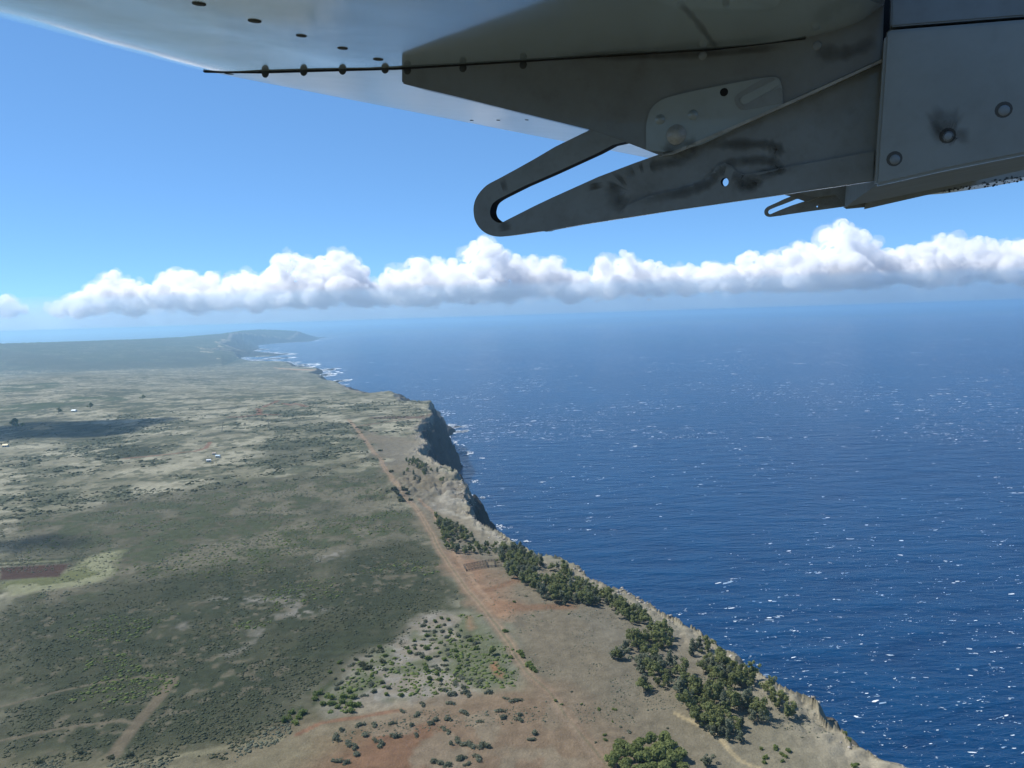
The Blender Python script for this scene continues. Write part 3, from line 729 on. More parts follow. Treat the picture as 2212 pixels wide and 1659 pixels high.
def dn(p, k=9): return [(a, b + k) for a, b in p]
rgv = np.random.default_rng(77)
GROVES = [
    ('grove_a', z2([(600, 165), (640, 180), (700, 220), (780, 260), (820, 290), (840, 330), (860, 350), (900, 345), (960, 350), (1000, 370), (990, 400), (940, 400), (900, 405), (850, 390), (800, 395), (740, 390), (680, 360), (660, 320), (640, 270), (620, 220)]), 5.6, 'the narrow roadside grove'),
    ('grove_b', z2([(1000, 370), (1060, 370), (1130, 385), (1150, 410), (1230, 440), (1280, 450), (1390, 500), (1400, 530), (1440, 560), (1510, 600), (1550, 620), (1640, 640), (1650, 690), (1540, 690), (1480, 690), (1430, 680), (1350, 690), (1250, 670), (1200, 620), (1140, 570), (1060, 540), (1030, 500), (1000, 450), (980, 420)]), 5.0, 'the long grove behind the corral'),
    ('grove_c', z2([(1660, 690), (1740, 720), (1790, 760), (1830, 790), (1900, 830), (1980, 890), (2010, 920), (2066, 945), (2066, 1005), (1990, 1040), (1960, 1060), (2066, 1115), (2066, 1280), (2030, 1230), (1960, 1160), (1890, 1160), (1830, 1200), (1800, 1170), (1810, 1080), (1770, 1060), (1780, 1000), (1700, 980), (1690, 920), (1780, 910), (1800, 880), (1740, 860), (1660, 830), (1650, 790), (1700, 750), (1650, 710)]), 4.6, 'the broad cliff grove'),
    ('grove_d', z3([(100, 930), (230, 935), (280, 970), (300, 1000), (420, 1060), (500, 1110), (520, 1150), (600, 1180), (640, 1230), (700, 1280), (740, 1320), (690, 1345), (640, 1320), (580, 1270), (540, 1220), (470, 1200), (440, 1230), (500, 1280), (560, 1350), (560, 1375), (520, 1385), (470, 1365), (440, 1310), (380, 1290), (330, 1310), (390, 1400), (400, 1440), (370, 1460), (300, 1420), (240, 1420), (180, 1390), (120, 1330), (90, 1270), (120, 1180), (250, 1170), (280, 1120), (150, 1060), (80, 1000)]), 4.4, 'the nearest cliff grove'),
]
def tree_label(where, P):
    P = np.asarray(P); sea_d = None
    def f(key, scale, q):
        tone = 'greyish' if key in ('iron0', 'iron3') else 'green'
        size = 'tall' if scale > .85 else 'short' if scale < .64 else 'medium'
        d_in = dline(np.array([q[0]]), np.array([q[1]]), P, closed=True)[0]
        if d_in > 7: side = 'amid'
        else:
            c = P.mean(0); side = 'on the seaward edge of' if dline(q[:1], q[1:], Tl)[0] < dline(c[:1], c[1:], Tl)[0] else 'on the landward edge of'
        near = np.hypot(*q); rr__ = np.hypot(P[:, 0], P[:, 1]); k = (near - rr__.min()) / (rr__.max() - rr__.min())
        part = 'near end' if k < .33 else 'middle' if k < .66 else 'far end'
        return f'{size} {tone} ironwood {side} {where}, {part}'
    return f
def part_label(noun, where, P):
    P = np.asarray(P); az_p = np.arctan2(P[:, 0], P[:, 1]); r_p = np.hypot(P[:, 0], P[:, 1])
    def f(key, scale, q):
        tone = 'fresh green' if key[:5] == 'green' else 'grey green' if key[:4] == 'sage' else 'dark' if key[:4] == 'dark' else 'green'
        size = 'big' if scale > 1.02 else 'small' if scale < .8 else 'middling'
        a_ = (np.arctan2(q[0], q[1]) - az_p.min()) / (np.ptp(az_p) + 1e-9); b_ = (np.hypot(*q) - r_p.min()) / (np.ptp(r_p) + 1e-9)
        hs = 'left' if a_ < .25 else 'middle left' if a_ < .5 else 'middle right' if a_ < .75 else 'right'
        vs_ = 'near' if b_ < .33 else 'central' if b_ < .67 else 'far'
        nn = noun if any(w in noun for w in ('green', 'small')) else tone + ' ' + noun
        return f'{size} {nn} in the {vs_} {hs} part of {where}'.replace('middling small', 'small').replace('small small', 'small')
    return f
NT_ = 0
for nm, poly, gap, lab in GROVES:
    P = GP(dn(poly)); pts = scatter(P, gap, rgv)
    for q in pts:
        if dline(q[:1], q[1:], Tl)[0] < 2.5: continue
        if fbm(q[:1], q[1:], 24, 2, 301)[0] < .33: continue
        plant('ironwood_tree', IRON, q, rgv.uniform(.5, .98) * (1.0 if nm != 'grove_a' else .8), tree_label(lab, P), 'tree', 'ironwood trees along the cliff'); NT_ += 1
print('grove trees', NT_)
for q in scatter(GP(dn(z2([(1625, 1540), (1700, 1530), (1780, 1550), (1850, 1510), (1930, 1505), (2000, 1530), (2050, 1590), (2060, 1740), (1650, 1740)]), 6)), 5.6, rgv):
    plant('spreading_tree', ROUND, q, rgv.uniform(.75, 1.05), part_label('round crowned tree', 'the bottom edge clump', GP(z2([(1625, 1540), (2050, 1540), (2050, 1740), (1650, 1740)]))), 'tree', 'round trees in the bottom clump')
plant('ironwood_tree', IRON, GP(z2([(1500, 712)]))[0], .95, 'lone ironwood tree casting a round shadow on the grey soil', 'tree', None)
for a_, b_, s_ in ((1665, 1028, .75), (1690, 1022, .7), (1650, 1020, .6), (1820, 1200, .7)): plant('ironwood_tree', IRON, GP(z2([(a_, b_)]))[0], s_, 'sparse ironwood tree standing apart on the bare soil', 'tree', 'stray ironwood trees')
plant('spreading_tree', IRON, GP(z3([(225, 1640)]))[0], .55, 'thin young tree near the bottom edge casting a dark shadow', 'tree', None)
for a_, b_ in ((300, 1470), (410, 1500), (430, 1420), (250, 1470), (350, 1500), (210, 1420)): plant('ironwood_tree', [IRON[0], IRON[3]], GP(z3([(a_, b_)]))[0], rgv.uniform(.4, .6), 'small bare looking ironwood at the foot of the cliff grove', 'tree', 'scrubby ironwoods at the grove edge')
for q in scatter(GP(z6([(460, 725), (560, 740), (660, 790), (720, 850), (660, 860), (560, 820), (470, 770)])), 7, rgv, 700)[:30]:
    plant('cliff_tree', IRON + DARKS, q, rgv.uniform(.5, .75), 'dark wind bent tree on the headland beside the cliff', 'tree', 'trees on the middle headland')
for a_, b_ in ((455, 870), (490, 840), (540, 890), (555, 920), (600, 930), (640, 890), (760, 850), (800, 930), (820, 940)): plant('cliff_tree', IRON[:3], GP(z6([(a_, b_)]))[0], .6, 'stray dark tree on the bare headland between road and cliff', 'tree', 'stray trees on the middle headland')
for a_, b_ in ((360, 1030), (375, 1050), (395, 1075), (410, 1095), (430, 1120), (450, 1130), (440, 1015), (460, 1040), (480, 1060), (330, 850), (235, 655), (510, 1110)): plant('roadside_bush', DARKS, GP(z6([(a_, b_)]))[0], rgv.uniform(1.1, 1.7), part_label('roadside bush', 'the far roadside', GP(z6([(235, 655), (480, 1120), (330, 850), (510, 1110)]))), 'bush', 'dark bushes along the far road')
for a_, b_, s_ in ((1100, 985, 1.0), (1108, 1000, 1.05), (1120, 1015, .8), (1150, 1055, 1.0), (1162, 1070, 1.2), (1175, 1085, 1.15), (1190, 1100, .9), (1020, 868, 1.0), (1050, 1020, .8), (1070, 695, .7)): plant('roadside_bush', GREENS, GP(z2([(a_, b_)]))[0], s_, 'green bush growing along the near side of the dirt road', 'bush', 'green bushes along the near road')
plant('roadside_bush', ROUND, GP(z2([(945, 1000)]))[0], .55, 'brownish green bush among pale stones by the red gully', 'bush', None)
# shrubs on the red earth near the bottom
RS = [(60, 1440), (30, 1490), (110, 1520), (170, 1410), (260, 1410), (300, 1520), (260, 1500), (360, 1400), (380, 1480), (420, 1330), (470, 1410), (500, 1470), (510, 1350), (590, 1400), (620, 1380), (680, 1380), (660, 1430), (690, 1450), (700, 1520), (740, 1500), (790, 1520), (820, 1530), (780, 1340), (870, 1390), (880, 1530), (910, 1540), (990, 1330), (1010, 1370), (1080, 1270), (1020, 1255), (1100, 1350), (1170, 1495), (1195, 1460), (600, 1620), (640, 1630), (680, 1640), (760, 1610), (800, 1640), (860, 1600), (160, 1580), (40, 1620), (90, 1630), (210, 1470), (150, 1540), (1100, 1380), (540, 1290), (700, 1285), (800, 1240), (660, 1210), (690, 1240), (720, 1230), (920, 1220)]
for a_, b_ in RS: plant('shrub', SAGE, GP(z2([(a_, b_)]))[0], rgv.uniform(.75, 1.25), part_label('grey green shrub', 'the red earth', GP(z2(RS))), 'shrub', 'grey green shrubs on the red earth')
for a_, b_ in ((1690, 1420), (1600, 1500), (1595, 1470), (1700, 1485), (1740, 1450), (1460, 1290), (1405, 1217), (1560, 1320), (1650, 1320), (1640, 1390), (1100, 655), (1140, 660), (1180, 775), (1385, 765), (1450, 780), (1240, 1100), (1310, 1270), (1345, 1290), (1540, 1510), (1960, 1430)): plant('shrub', SAGE + GREENS, GP(z2([(a_, b_)]))[0], rgv.uniform(.35, .6), part_label('small shrub', 'the grey soil by the grove', np.array([(-60., 380.), (200., 700.)])), 'shrub', 'small shrubs on the grey soil')
for a_, b_ in ((655, 1575), (680, 1590), (560, 1600), (560, 1630), (690, 1555), (700, 1560), (1080, 1640), (1100, 1620), (1020, 1420), (1030, 1450), (1050, 1480), (540, 1550), (660, 1620), (620, 1545)): plant('shrub', GREENS, GP(z3([(a_, b_)]))[0], rgv.uniform(.5, .9), 'dark green shrub on the bare slope above the cliff', 'shrub', 'shrubs on the bare cliff slope')
# bright green bushes among the stones
BG = [(1920, 1250), (1850, 1230), (1930, 1290), (1960, 1310), (1990, 1280), (2030, 1290), (2040, 1330), (2050, 1250), (2060, 1300), (1880, 1290), (1700, 1340), (1740, 1360), (1680, 1370), (1720, 1400), (1760, 1340), (1650, 1390), (1830, 1260), (2000, 1250)]
for a_, b_ in BG: plant('bush', GREENS, GP(z1([(a_, b_)]))[0], rgv.uniform(.9, 1.4), part_label('bright bush', 'the stony corner', GP(z1(BG))), 'bush', 'bright green bushes on the stones')
for poly, gap, nmax, lab, grp, keys in (
    (z2([(560, 790), (680, 790), (740, 830), (860, 940), (860, 1000), (800, 1040), (940, 1160), (740, 1240), (640, 1230), (560, 1120), (440, 960), (520, 880)]), 5.2, 90, ('bush', 'the stony roadside thicket'), 'bushes in the stony thicket', GREENS + SAGE),
    (z2([(0, 1050), (130, 1040), (290, 960), (400, 980), (420, 1100), (300, 1180), (440, 1240), (200, 1260), (0, 1200)]), 6.5, 60, ('bush', 'the pale stones'), 'bushes over the pale stones', GREENS + SAGE + DARKS)):
    for q in scatter(GP(poly), gap, rgv, 900)[:nmax]: plant('bush', keys, q, rgv.uniform(.6, 1.15), part_label(*lab, GP(poly)), 'bush', grp)
for a_, b_ in ((470, 1575), (645, 1600), (755, 1590), (235, 1630)): plant('shrub', DARKS, GP(z1([(a_, b_)]))[0], .8, 'dark round shrub on the olive grass by the bottom left track', 'shrub', 'dark shrubs by the bottom left track')
# tall thin pines far inland
for a_, b_, h_ in ((180, 1345, 22), (640, 1185, 18), (985, 1130, 16), (1555, 1030, 15)):
    q = GP([(a_ * 800 / 2212 / 1.8228, (1200 + b_ * 800 / 2212) / 1.8228)])[0]
    plant('columnar_pine', [IRON[1]], q, h_ / 11.0, 'tall dark pine standing up from the distant brush on the left', 'tree', 'tall pines on the distant plain')

# ---- the brush that nobody could count, in one mesh
def brush(name, pts, size, mat, label, seed):
    rg = np.random.default_rng(seed); b = bmesh.new(); bmesh.ops.create_icosphere(b, subdivisions=1, radius=1)
    bv = np.array([v_.co[:] for v_ in b.verts]); bf = np.array([[v_.index for v_ in f.verts] for f in b.faces]); b.free()
    up = bv[:, 2] > -.6; rm = np.full(len(bv), -1); rm[up] = np.arange(up.sum()); bf = rm[bf]; bf = bf[(bf >= 0).all(1)]; bv = bv[up]
    size = np.minimum(size, 2.0 * np.median(size)); n = len(pts); z = ground_z(pts[:, 0], pts[:, 1])
    sc_ = size[:, None] * np.stack((rg.uniform(.7, 1.5, n), rg.uniform(.7, 1.3, n), rg.uniform(.22, .45, n)), -1)
    v = bv[None] * rg.uniform(.72, 1.25, (n, len(bv), 1)) * sc_[:, None]
    a_ = rg.uniform(0, 6.28, n); ca, sa = np.cos(a_)[:, None], np.sin(a_)[:, None]
    v = np.stack((v[..., 0] * ca - v[..., 1] * sa + pts[:, :1], v[..., 0] * sa + v[..., 1] * ca + pts[:, 1:], v[..., 2] + (z + size * .12)[:, None]), -1)
    f = bf[None] + (np.arange(n) * len(bv))[:, None, None]
    o = np_mesh(name, v.reshape(-1, 3), f.reshape(-1, 3), mat); tint_attr(o, np.repeat(rg.uniform(0, 1, n), len(bv)))
    tag(o, label, kind='stuff'); return o
def lookup(A, qx, qy):
    """value of a grid array at world points"""
    a_ = np.arctan2(qx, qy); r_q = np.hypot(qx, qy)
    i = np.clip(np.searchsorted(_a, a_), 0, NA - 1); j = np.clip(np.searchsorted(_r, r_q), 0, NR - 1); return A[i, j]
n_c = 90000
az_ = np.radians(rgv.uniform(-36, 16, n_c)); rq = 1 / rgv.uniform(1 / 2200, 1 / 390, n_c)
qx, qy = rq * np.sin(az_), rq * np.cos(az_)
inD = lookup(dense, qx, qy); inM = lookup(mid, qx, qy) * (1 - lookup(soil, qx, qy)); inS = lookup(stone, qx, qy)
trk = lookup(sstep(3.2, 2, np.minimum(track([(0, 1525), (100, 1500), (200, 1478), (300, 1463), (375, 1466)], 3), track([(0, 1597), (90, 1580), (170, 1567), (262, 1556), (292, 1560)], 3))), qx, qy) + lookup(sstep(9, 6, dr), qx, qy) + lookup(sstep(5, 3, track([(375, 1468), (352, 1500), (320, 1535), (298, 1560), (275, 1590), (245, 1630)], 5)), qx, qy)
nz = fbm(qx, qy, 26, 3, 401)
okd = (inD > .5) & (nz * .6 + fbm(qx, qy, 9, 2, 403) * .4 > .43) & (trk < .3) & (rgv.uniform(0, 1, n_c) < .75)
okm = (inD < .5) & (inM > .5) & (nz > .52) & (trk < .3) & (lookup(np.maximum(stone, red), qx, qy) < .4)
oko = (inD < .5) & (inM < .5) & (lookup(soil, qx, qy) < .3) & (lookup(red, qx, qy) < .3) & (fbm(qx, qy, 42, 5, 93, .62) * .62 + fbm(qx, qy, 180, 3, 89) * .38 > .53) & (rq > 900) & lookup(INT.astype(float), qx, qy).astype(bool)
szf = np.clip(rq / 900, .8, 2.2)
def cut(m, n): 
    k = np.flatnonzero(m); return k[:n]
kd, km, ko = cut(okd, 20000), cut(okm, 12000), cut(oko, 6000)
print('brush', len(kd), len(km), len(ko))
P_ = np.stack((qx, qy), -1)
brush('brush', P_[kd], rgv.lognormal(-.42, .45, len(kd)) * szf[kd], L_DARK, 'dense dark olive brush covering the lower left slope', 1)
brush('scattered_brush', P_[km], rgv.lognormal(-.45, .5, len(km)) * szf[km], L_SAGE, 'scattered grey green brush on the brown middle slope', 2)
brush('distant_brush', P_[ko], rgv.lognormal(.25, .4, len(ko)) * szf[ko] * .8, L_DARK, 'dark brush in clumps over the distant dry plain', 3)
# pale stones
n_s = 16000
az_ = np.radians(rgv.uniform(-30, 6, n_s)); rq = 1 / rgv.uniform(1 / 900, 1 / 390, n_s); qx, qy = rq * np.sin(az_), rq * np.cos(az_)
tone = lookup(col.mean(-1), qx, qy)
ks = np.flatnonzero((lookup(stone, qx, qy) > .5) & (tone > .2))[:6500]
sm_ = NT('pale_stone'); at2 = sm_.add('ShaderNodeAttribute', attribute_name='Tint')
sm_.set(base=sm_.ramp(at2.outputs['Fac'], [(0, (.22, .195, .165)), (1, (.40, .37, .32))]), rough=.95, spec=.1)
brush('stones', np.stack((qx, qy), -1)[ks], rgv.lognormal(-.8, .4, len(ks)), sm_.m, 'pale boulders strewn over the ground beside the road', 4)

# low green undergrowth on the stony slope, and loose rock along the cliff rim
ku = np.flatnonzero((lookup(stone, qx, qy) > .5) & (fbm(qx, qy, 26, 3, 405) > .5) & (RNG.uniform(0, 1, len(qx)) < .9))[:3200]
brush('undergrowth', np.stack((qx, qy), -1)[ku], rgv.lognormal(-.3, .5, len(ku)), L_GREEN, 'low green undergrowth over the stony roadside slope', 6)
rp = []
for a_, b_ in zip(T1[4:-10], T1[5:-9]):
    L = np.linalg.norm(b_ - a_)
    for t_ in np.arange(0, L, .55): rp.append(a_ + (b_ - a_) * t_ / L + rgv.normal(0, 5.5, 2))
rp = np.array(rp); rp = rp[(fbm(rp[:, 0], rp[:, 1], 30, 2, 407) > .47)]; rp = rp[np.hypot(rp[:, 0], rp[:, 1]) < 1700][:4500]
brush('rim_rocks', rp, rgv.lognormal(-.35, .55, len(rp)), sm_.m, 'broken pale rock along the rim of the sea cliff', 7)

# tufts on the bare soil, fresh green clumps on the brown slope
n_t = 26000
az_ = np.radians(rgv.uniform(-14, 30, n_t)); rq = 1 / rgv.uniform(1 / 1100, 1 / 390, n_t); tx_, ty_ = rq * np.sin(az_), rq * np.cos(az_)
kt = np.flatnonzero((np.maximum(lookup(soil, tx_, ty_), lookup(red, tx_, ty_)) > .6) & lookup(INT.astype(float), tx_, ty_).astype(bool) & (fbm(tx_, ty_, 35, 3, 411) > .46) & (lookup(sstep(6, 4, dr), tx_, ty_) < .3))[:5200]
brush('tufts', np.stack((tx_, ty_), -1)[kt], rgv.lognormal(-1.15, .45, len(kt)), L_SAGE, 'small dry tufts dotted over the bare soil', 8)
az_ = np.radians(rgv.uniform(-34, 4, n_t)); rq = 1 / rgv.uniform(1 / 1300, 1 / 480, n_t); tx_, ty_ = rq * np.sin(az_), rq * np.cos(az_)
kt = np.flatnonzero((lookup(mid, tx_, ty_) * (1 - lookup(soil, tx_, ty_)) * (1 - lookup(red, tx_, ty_)) > .5) & (fbm(tx_, ty_, 55, 3, 413) > .6) & (lookup(sstep(6, 4, dr), tx_, ty_) < .3))[:2600]
brush('green_brush', np.stack((tx_, ty_), -1)[kt], rgv.lognormal(-.35, .5, len(kt)), L_GREEN, 'fresh green clumps of brush on the brown slope', 9)
# ================================================================== SMALL BUILT THINGS
def simple(name, c, rough=.8): 
    m = NT(name); m.set(base=m.mix(m.math('MULTIPLY', m.noise(2, 4, .6, m.objco()), .5), c, tuple(q * .6 for q in c)), rough=rough); return m.m
M_WOOD = simple('weathered_wood', (.16, .13, .10)); M_WALL = simple('painted_wall', (.6, .58, .52)); 
ROOFS = {'white': simple('white_metal_roof', (.75, .77, .78), .4), 'blue': simple('pale_blue_roof', (.42, .58, .66), .4), 'tan': simple('tan_roof', (.42, .33, .24), .5), 'yellow': simple('yellow_roof', (.62, .47, .18), .5)}
M_GLASS = NT('dark_window').set(base=(.03, .035, .04), rough=.15); M_DOOR = simple('door_paint', (.2, .13, .09))
def boxbm(bm, lo_, hi_):
    r = bmesh.ops.create_cube(bm, size=1)['verts']
    for v_ in r: v_.co = Vector([(lo_[i] + hi_[i]) / 2 + v_.co[i] * (hi_[i] - lo_[i]) for i in range(3)])
def shed(pxy, w, d, h, rot, roof, label):
    q = GP([pxy])[0]; z = ground_z(q[0], q[1])[0]
    root = empty('shed', (q[0], q[1], z)); root.rotation_euler = (0, 0, rot); tag(root, label, 'shed', 'small sheds on the dry plain')
    bm = bmesh.new(); boxbm(bm, (-w / 2, -d / 2, -.5), (w / 2, d / 2, h)); bm_obj('wall', bm, M_WALL, root)
    bm = bmesh.new(); e = .4; pr = h + d * .28
    vv = [bm.verts.new(c_) for c_ in ((-w / 2 - e, -d / 2 - e, h - .1), (w / 2 + e, -d / 2 - e, h - .1), (w / 2 + e, 0, pr), (-w / 2 - e, 0, pr), (-w / 2 - e, d / 2 + e, h - .1), (w / 2 + e, d / 2 + e, h - .1))]
    for f in ((0, 1, 2, 3), (3, 2, 5, 4), (0, 3, 4), (1, 5, 2)): bm.faces.new([vv[i] for i in f])
    bmesh.ops.recalc_face_normals(bm, faces=bm.faces); ro = bm_obj('roof', bm, ROOFS[roof], root)
    bm = bmesh.new(); boxbm(bm, (-w * .3, -d / 2 - .06, .9), (-w * .08, -d / 2 + .02, 1.9)); bm_obj('window', bm, M_GLASS, root)
    bm = bmesh.new(); boxbm(bm, (w * .1, -d / 2 - .07, -.1), (w * .3, -d / 2 + .02, 2.0)); bm_obj('door', bm, M_DOOR, root)
shed((451, 997), 6, 4, 2.6, .2, 'white', 'small white roofed shed left of the blue roofed one')
shed((471, 988), 6.5, 4.5, 2.8, -.1, 'blue', 'small pale blue roofed shed right of the white one')
shed((463, 982), 5.5, 4, 2.5, .1, 'tan', 'small tan roofed shed behind the white and blue ones')
shed((12, 965), 9, 6, 3.2, .1, 'yellow', 'yellow roofed house at the left edge below the dark shade')
shed((160, 889), 12, 7, 3.2, -.2, 'blue', 'long pale blue roofed house far inland among trees')
def pole(pxy, h, label, lean=0.0):
    q = GP([pxy])[0]; z = ground_z(q[0], q[1])[0]
    root = empty('utility_pole', (q[0], q[1], z - .5)); root.rotation_euler = (0, lean, 0); tag(root, label, 'pole', 'poles on the dry plain')
    bm = bmesh.new(); bmesh.ops.create_cone(bm, cap_ends=True, segments=8, radius1=.45, radius2=.3, depth=h, matrix=Matrix.Translation((0, 0, h / 2))); bm_obj('mast', bm, M_WOOD, root)
    bm = bmesh.new(); boxbm(bm, (-1.6, -.15, h * .9), (1.6, .15, h * .93)); bm_obj('crossarm', bm, M_WOOD, root)
P5 = z5([(478, 1245), (987, 1178)])
pole(P5[0], 21, 'leaning bare pole on the dry plain', math.radians(12)); pole(P5[1], 15, 'upright bare pole on the dry plain right of the leaning one')
# corral beside the road
C0 = empty('corral', (0, 0, 0)); tag(C0, 'old wooden cattle corral with long chute beside the grove', 'corral')
rows = [z2([(776, 486), (905, 460), (992, 456)]), z2([(792, 516), (915, 494), (996, 488)]), z2([(776, 486), (792, 516)]), z2([(905, 460), (915, 494)]), z2([(952, 457), (960, 490)]), z2([(800, 500), (910, 478)])]
rot_ = Matrix
for row in rows:
    P = GP(row); top_prev = None
    seg_l = np.linalg.norm(np.diff(P, axis=0), axis=1); L = seg_l.sum(); n = max(2, int(L / 2.6) + 1); cum = np.concatenate(([0], np.cumsum(seg_l)))
    for i in range(n):
        t_ = L * i / (n - 1); q = np.array([np.interp(t_, cum, P[:, 0]), np.interp(t_, cum, P[:, 1])]); z = ground_z(q[0], q[1])[0]
        bm = bmesh.new(); boxbm(bm, (-.14, -.14, -.4), (.14, .14, 2.0)); o = bm_obj('post', bm, M_WOOD, C0); o.location = (q[0], q[1], z)
        if top_prev is not None:
            a_ = Vector(top_prev); b_ = Vector((q[0], q[1], z)); dd_ = b_ - a_; bm = bmesh.new()
            boxbm(bm, (0, -.05, -.13), (dd_.length, .05, .13)); mt = dd_.to_track_quat('X', 'Z').to_matrix().to_4x4()
            for hh in (.6, 1.15, 1.7):
                b2 = bm.copy(); o = bm_obj('rail', b2, M_WOOD, C0); m4 = mt.copy(); m4.translation = a_ + Vector((0, 0, hh)); o.matrix_local = m4
            bm.free()
        top_prev = (q[0], q[1], z)
# ================================================================== AIRCRAFT WING overhead
from mathutils.geometry import tessellate_polygon
from mathutils.bvhtree import BVHTree
VPX = (1810.0, 458.0)
aV = ray(*VPX); aV = aV / np.linalg.norm(aV)          # span direction, outboard
S1, S2 = 1.30, 7.50
def Wp(p, s):
    p = np.atleast_2d(np.asarray(p, float)); d = ray(p[:, 0], p[:, 1])
    return CAM + d * (s / (d @ aV))[:, None]
def z7(p): return [((2632 + a / 1.58) / 1.8228, (b / 1.58) / 1.8228) for a, b in p]
def z8(p): return [((1850 + a / 2.765) / 1.8228, (450 + b / 2.765) / 1.8228) for a, b in p]
def z9(p): return [((2400 + a / 2.765) / 1.8228, (200 + b / 2.765) / 1.8228) for a, b in p]
def curve(p, n=5, closed=False):
    p = np.array(p, float); out = []
    m = len(p)
    for i in range(m if closed else m - 1):
        p0, p1, p2, p3 = (p[(i + k) % m] if closed else p[min(max(i + k, 0), m - 1)] for k in (-1, 0, 1, 2))
        for t in np.linspace(0, 1, n, endpoint=False):
            out.append(.5 * (2 * p1 + (p2 - p0) * t + (2 * p0 - 5 * p1 + 4 * p2 - p3) * t * t + (3 * p1 - p0 - 3 * p2 + p3) * t ** 3))
    if not closed: out.append(p[-1])
    return np.array(out)

wing = empty('aircraft_wing', Wp([(1400, 100)], S1)[0])
tag(wing, 'white aircraft wing seen from below with grey flap hinge brackets', 'wing')
WM = Matrix.Translation(-wing.location)
def local(pts): return [tuple(q) for q in (np.asarray(pts) - np.array(wing.location))]

def paint(name, base, rough, coat, grime, gscale=9.0, wave=.0):
    m = NT(name); co = m.objco()
    g = m.ramp(m.noise(gscale, 6, .65, co), [(.42, (0, 0, 0)), (.72, (1, 1, 1))])
    g2 = m.ramp(m.noise(gscale * 6, 4, .6, co), [(.5, (0, 0, 0)), (.75, (1, 1, 1))])
    gg = m.math('MULTIPLY', m.math('ADD', m.math('MULTIPLY', g, .7), m.math('MULTIPLY', g2, .35)), grime, True)
    c = m.mix(gg, base, (.055, .047, .038))
    m.set(base=c, rough=m.math('ADD', m.math('MULTIPLY', gg, .3), rough), coat=coat, coatr=.07)
    if wave:
        m.bump(m.math('ADD', m.noise(2.2, 2, .5, co), m.math('MULTIPLY', m.noise(7, 2, .5, co), .25)), wave, .02)
    return m.m
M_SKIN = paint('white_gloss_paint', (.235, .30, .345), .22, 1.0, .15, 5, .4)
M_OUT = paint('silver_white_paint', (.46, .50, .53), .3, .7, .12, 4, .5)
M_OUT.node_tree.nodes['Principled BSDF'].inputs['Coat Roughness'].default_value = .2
M_BRK = paint('grey_bracket_paint', (.165, .185, .20), .42, .25, .5, 11)
M_FAIR = paint('grey_fairing_paint', (.14, .155, .165), .40, .25, .45, 8)
M_FLAP = paint('grey_flap_paint', (.195, .21, .21), .42, .2, .3, 6)
M_FLOW = paint('matte_flap_paint', (.15, .165, .165), .75, 0, .3, 5)
M_FLOW.node_tree.nodes['Principled BSDF'].inputs['Specular IOR Level'].default_value = .12
M_PLATE = paint('pale_reflection_plate', (.20, .235, .25), .3, .4, .2, 9)
M_DARK = NT('black_sealant_and_edge').set(base=(.012, .012, .013), rough=.8, spec=.2)
M_COVE = NT('cove_shade_black').set(base=(.02, .02, .02), rough=.95, spec=.05)
M_GRIME = NT('grimy_ring').set(base=(.07, .07, .068), rough=.7, spec=.2)
M_RIV = NT('dark_rivet').set(base=(.03, .033, .035), rough=.6, spec=.3)
M_BOLT = paint('worn_steel', (.3, .3, .29), .35, 0, .6, 30)
_st = NT('oil_stain'); _st.set(base=(.03, .024, .018), rough=.7, spec=.2)
_st.b.inputs['Alpha'].default_value = .62
_co = _st.objco(); _sa = _st.add('ShaderNodeAttribute', attribute_name='Soft')
_st.l.new(_st.math('MULTIPLY', _st.math('MULTIPLY', _st.ramp(_st.noise(28, 4, .6, _co), [(.25, (.35, .35, .35)), (.6, (1, 1, 1))]), .42), _sa.outputs['Fac']), _st.b.inputs['Alpha'])
M_STAIN = _st.m

SOLIDS = []
def plate(name, loops, s, th, mat, parent=None, bevel=.0025, bvh=True, edge=None):
    """flat plate across the span: outline(s) in photo pixels on the plane s, th metres thick outboard"""
    parent = parent or wing
    L3 = [[Vector(q) for q in local(Wp(l, s))] for l in loops]
    # plane coordinates
    e1 = Vector(np.cross(aV, (0, 0, 1))).normalized(); e2 = Vector(aV).cross(e1)
    L2 = [[Vector((q.dot(e1), q.dot(e2), 0)) for q in l] for l in L3]
    tris = tessellate_polygon(L2); flat = [q for l in L3 for q in l]
    n = len(flat); bm = bmesh.new(); off = Vector(aV) * th
    v0 = [bm.verts.new(q) for q in flat]; v1 = [bm.verts.new(q + off) for q in flat]
    for t in tris:
        try: bm.faces.new([v0[i] for i in t]); bm.faces.new([v1[i] for i in reversed(t)])
        except ValueError: pass
    k = 0
    for l in L3:
        m = len(l)
        for i in range(m):
            j = (i + 1) % m
            fc = bm.faces.new((v0[k + i], v0[k + j], v1[k + j], v1[k + i]))
            if edge and k: fc.material_index = 1
        k += m
    bmesh.ops.recalc_face_normals(bm, faces=bm.faces)
    if bevel:
        es = [e for e in bm.edges if len(e.link_faces) == 2 and e.calc_face_angle() > .9]
        bmesh.ops.bevel(bm, geom=es, offset=bevel, segments=2, affect='EDGES', clamp_overlap=True)
    if bvh: SOLIDS.append(BVHTree.FromBMesh(bm))
    return bm_obj(name, bm, [mat, edge] if edge else mat, parent)

def hit(px_, py_):
    o_ = Vector(CAM) - wing.location; d = Vector(ray(px_, py_)).normalized(); best = None
    for b in SOLIDS:
        h_ = b.ray_cast(o_, d)
        if h_[0] is not None and (best is None or h_[3] < best[2]): best = (h_[0], h_[1] if h_[1].dot(d) < 0 else -h_[1], h_[3])
    return best

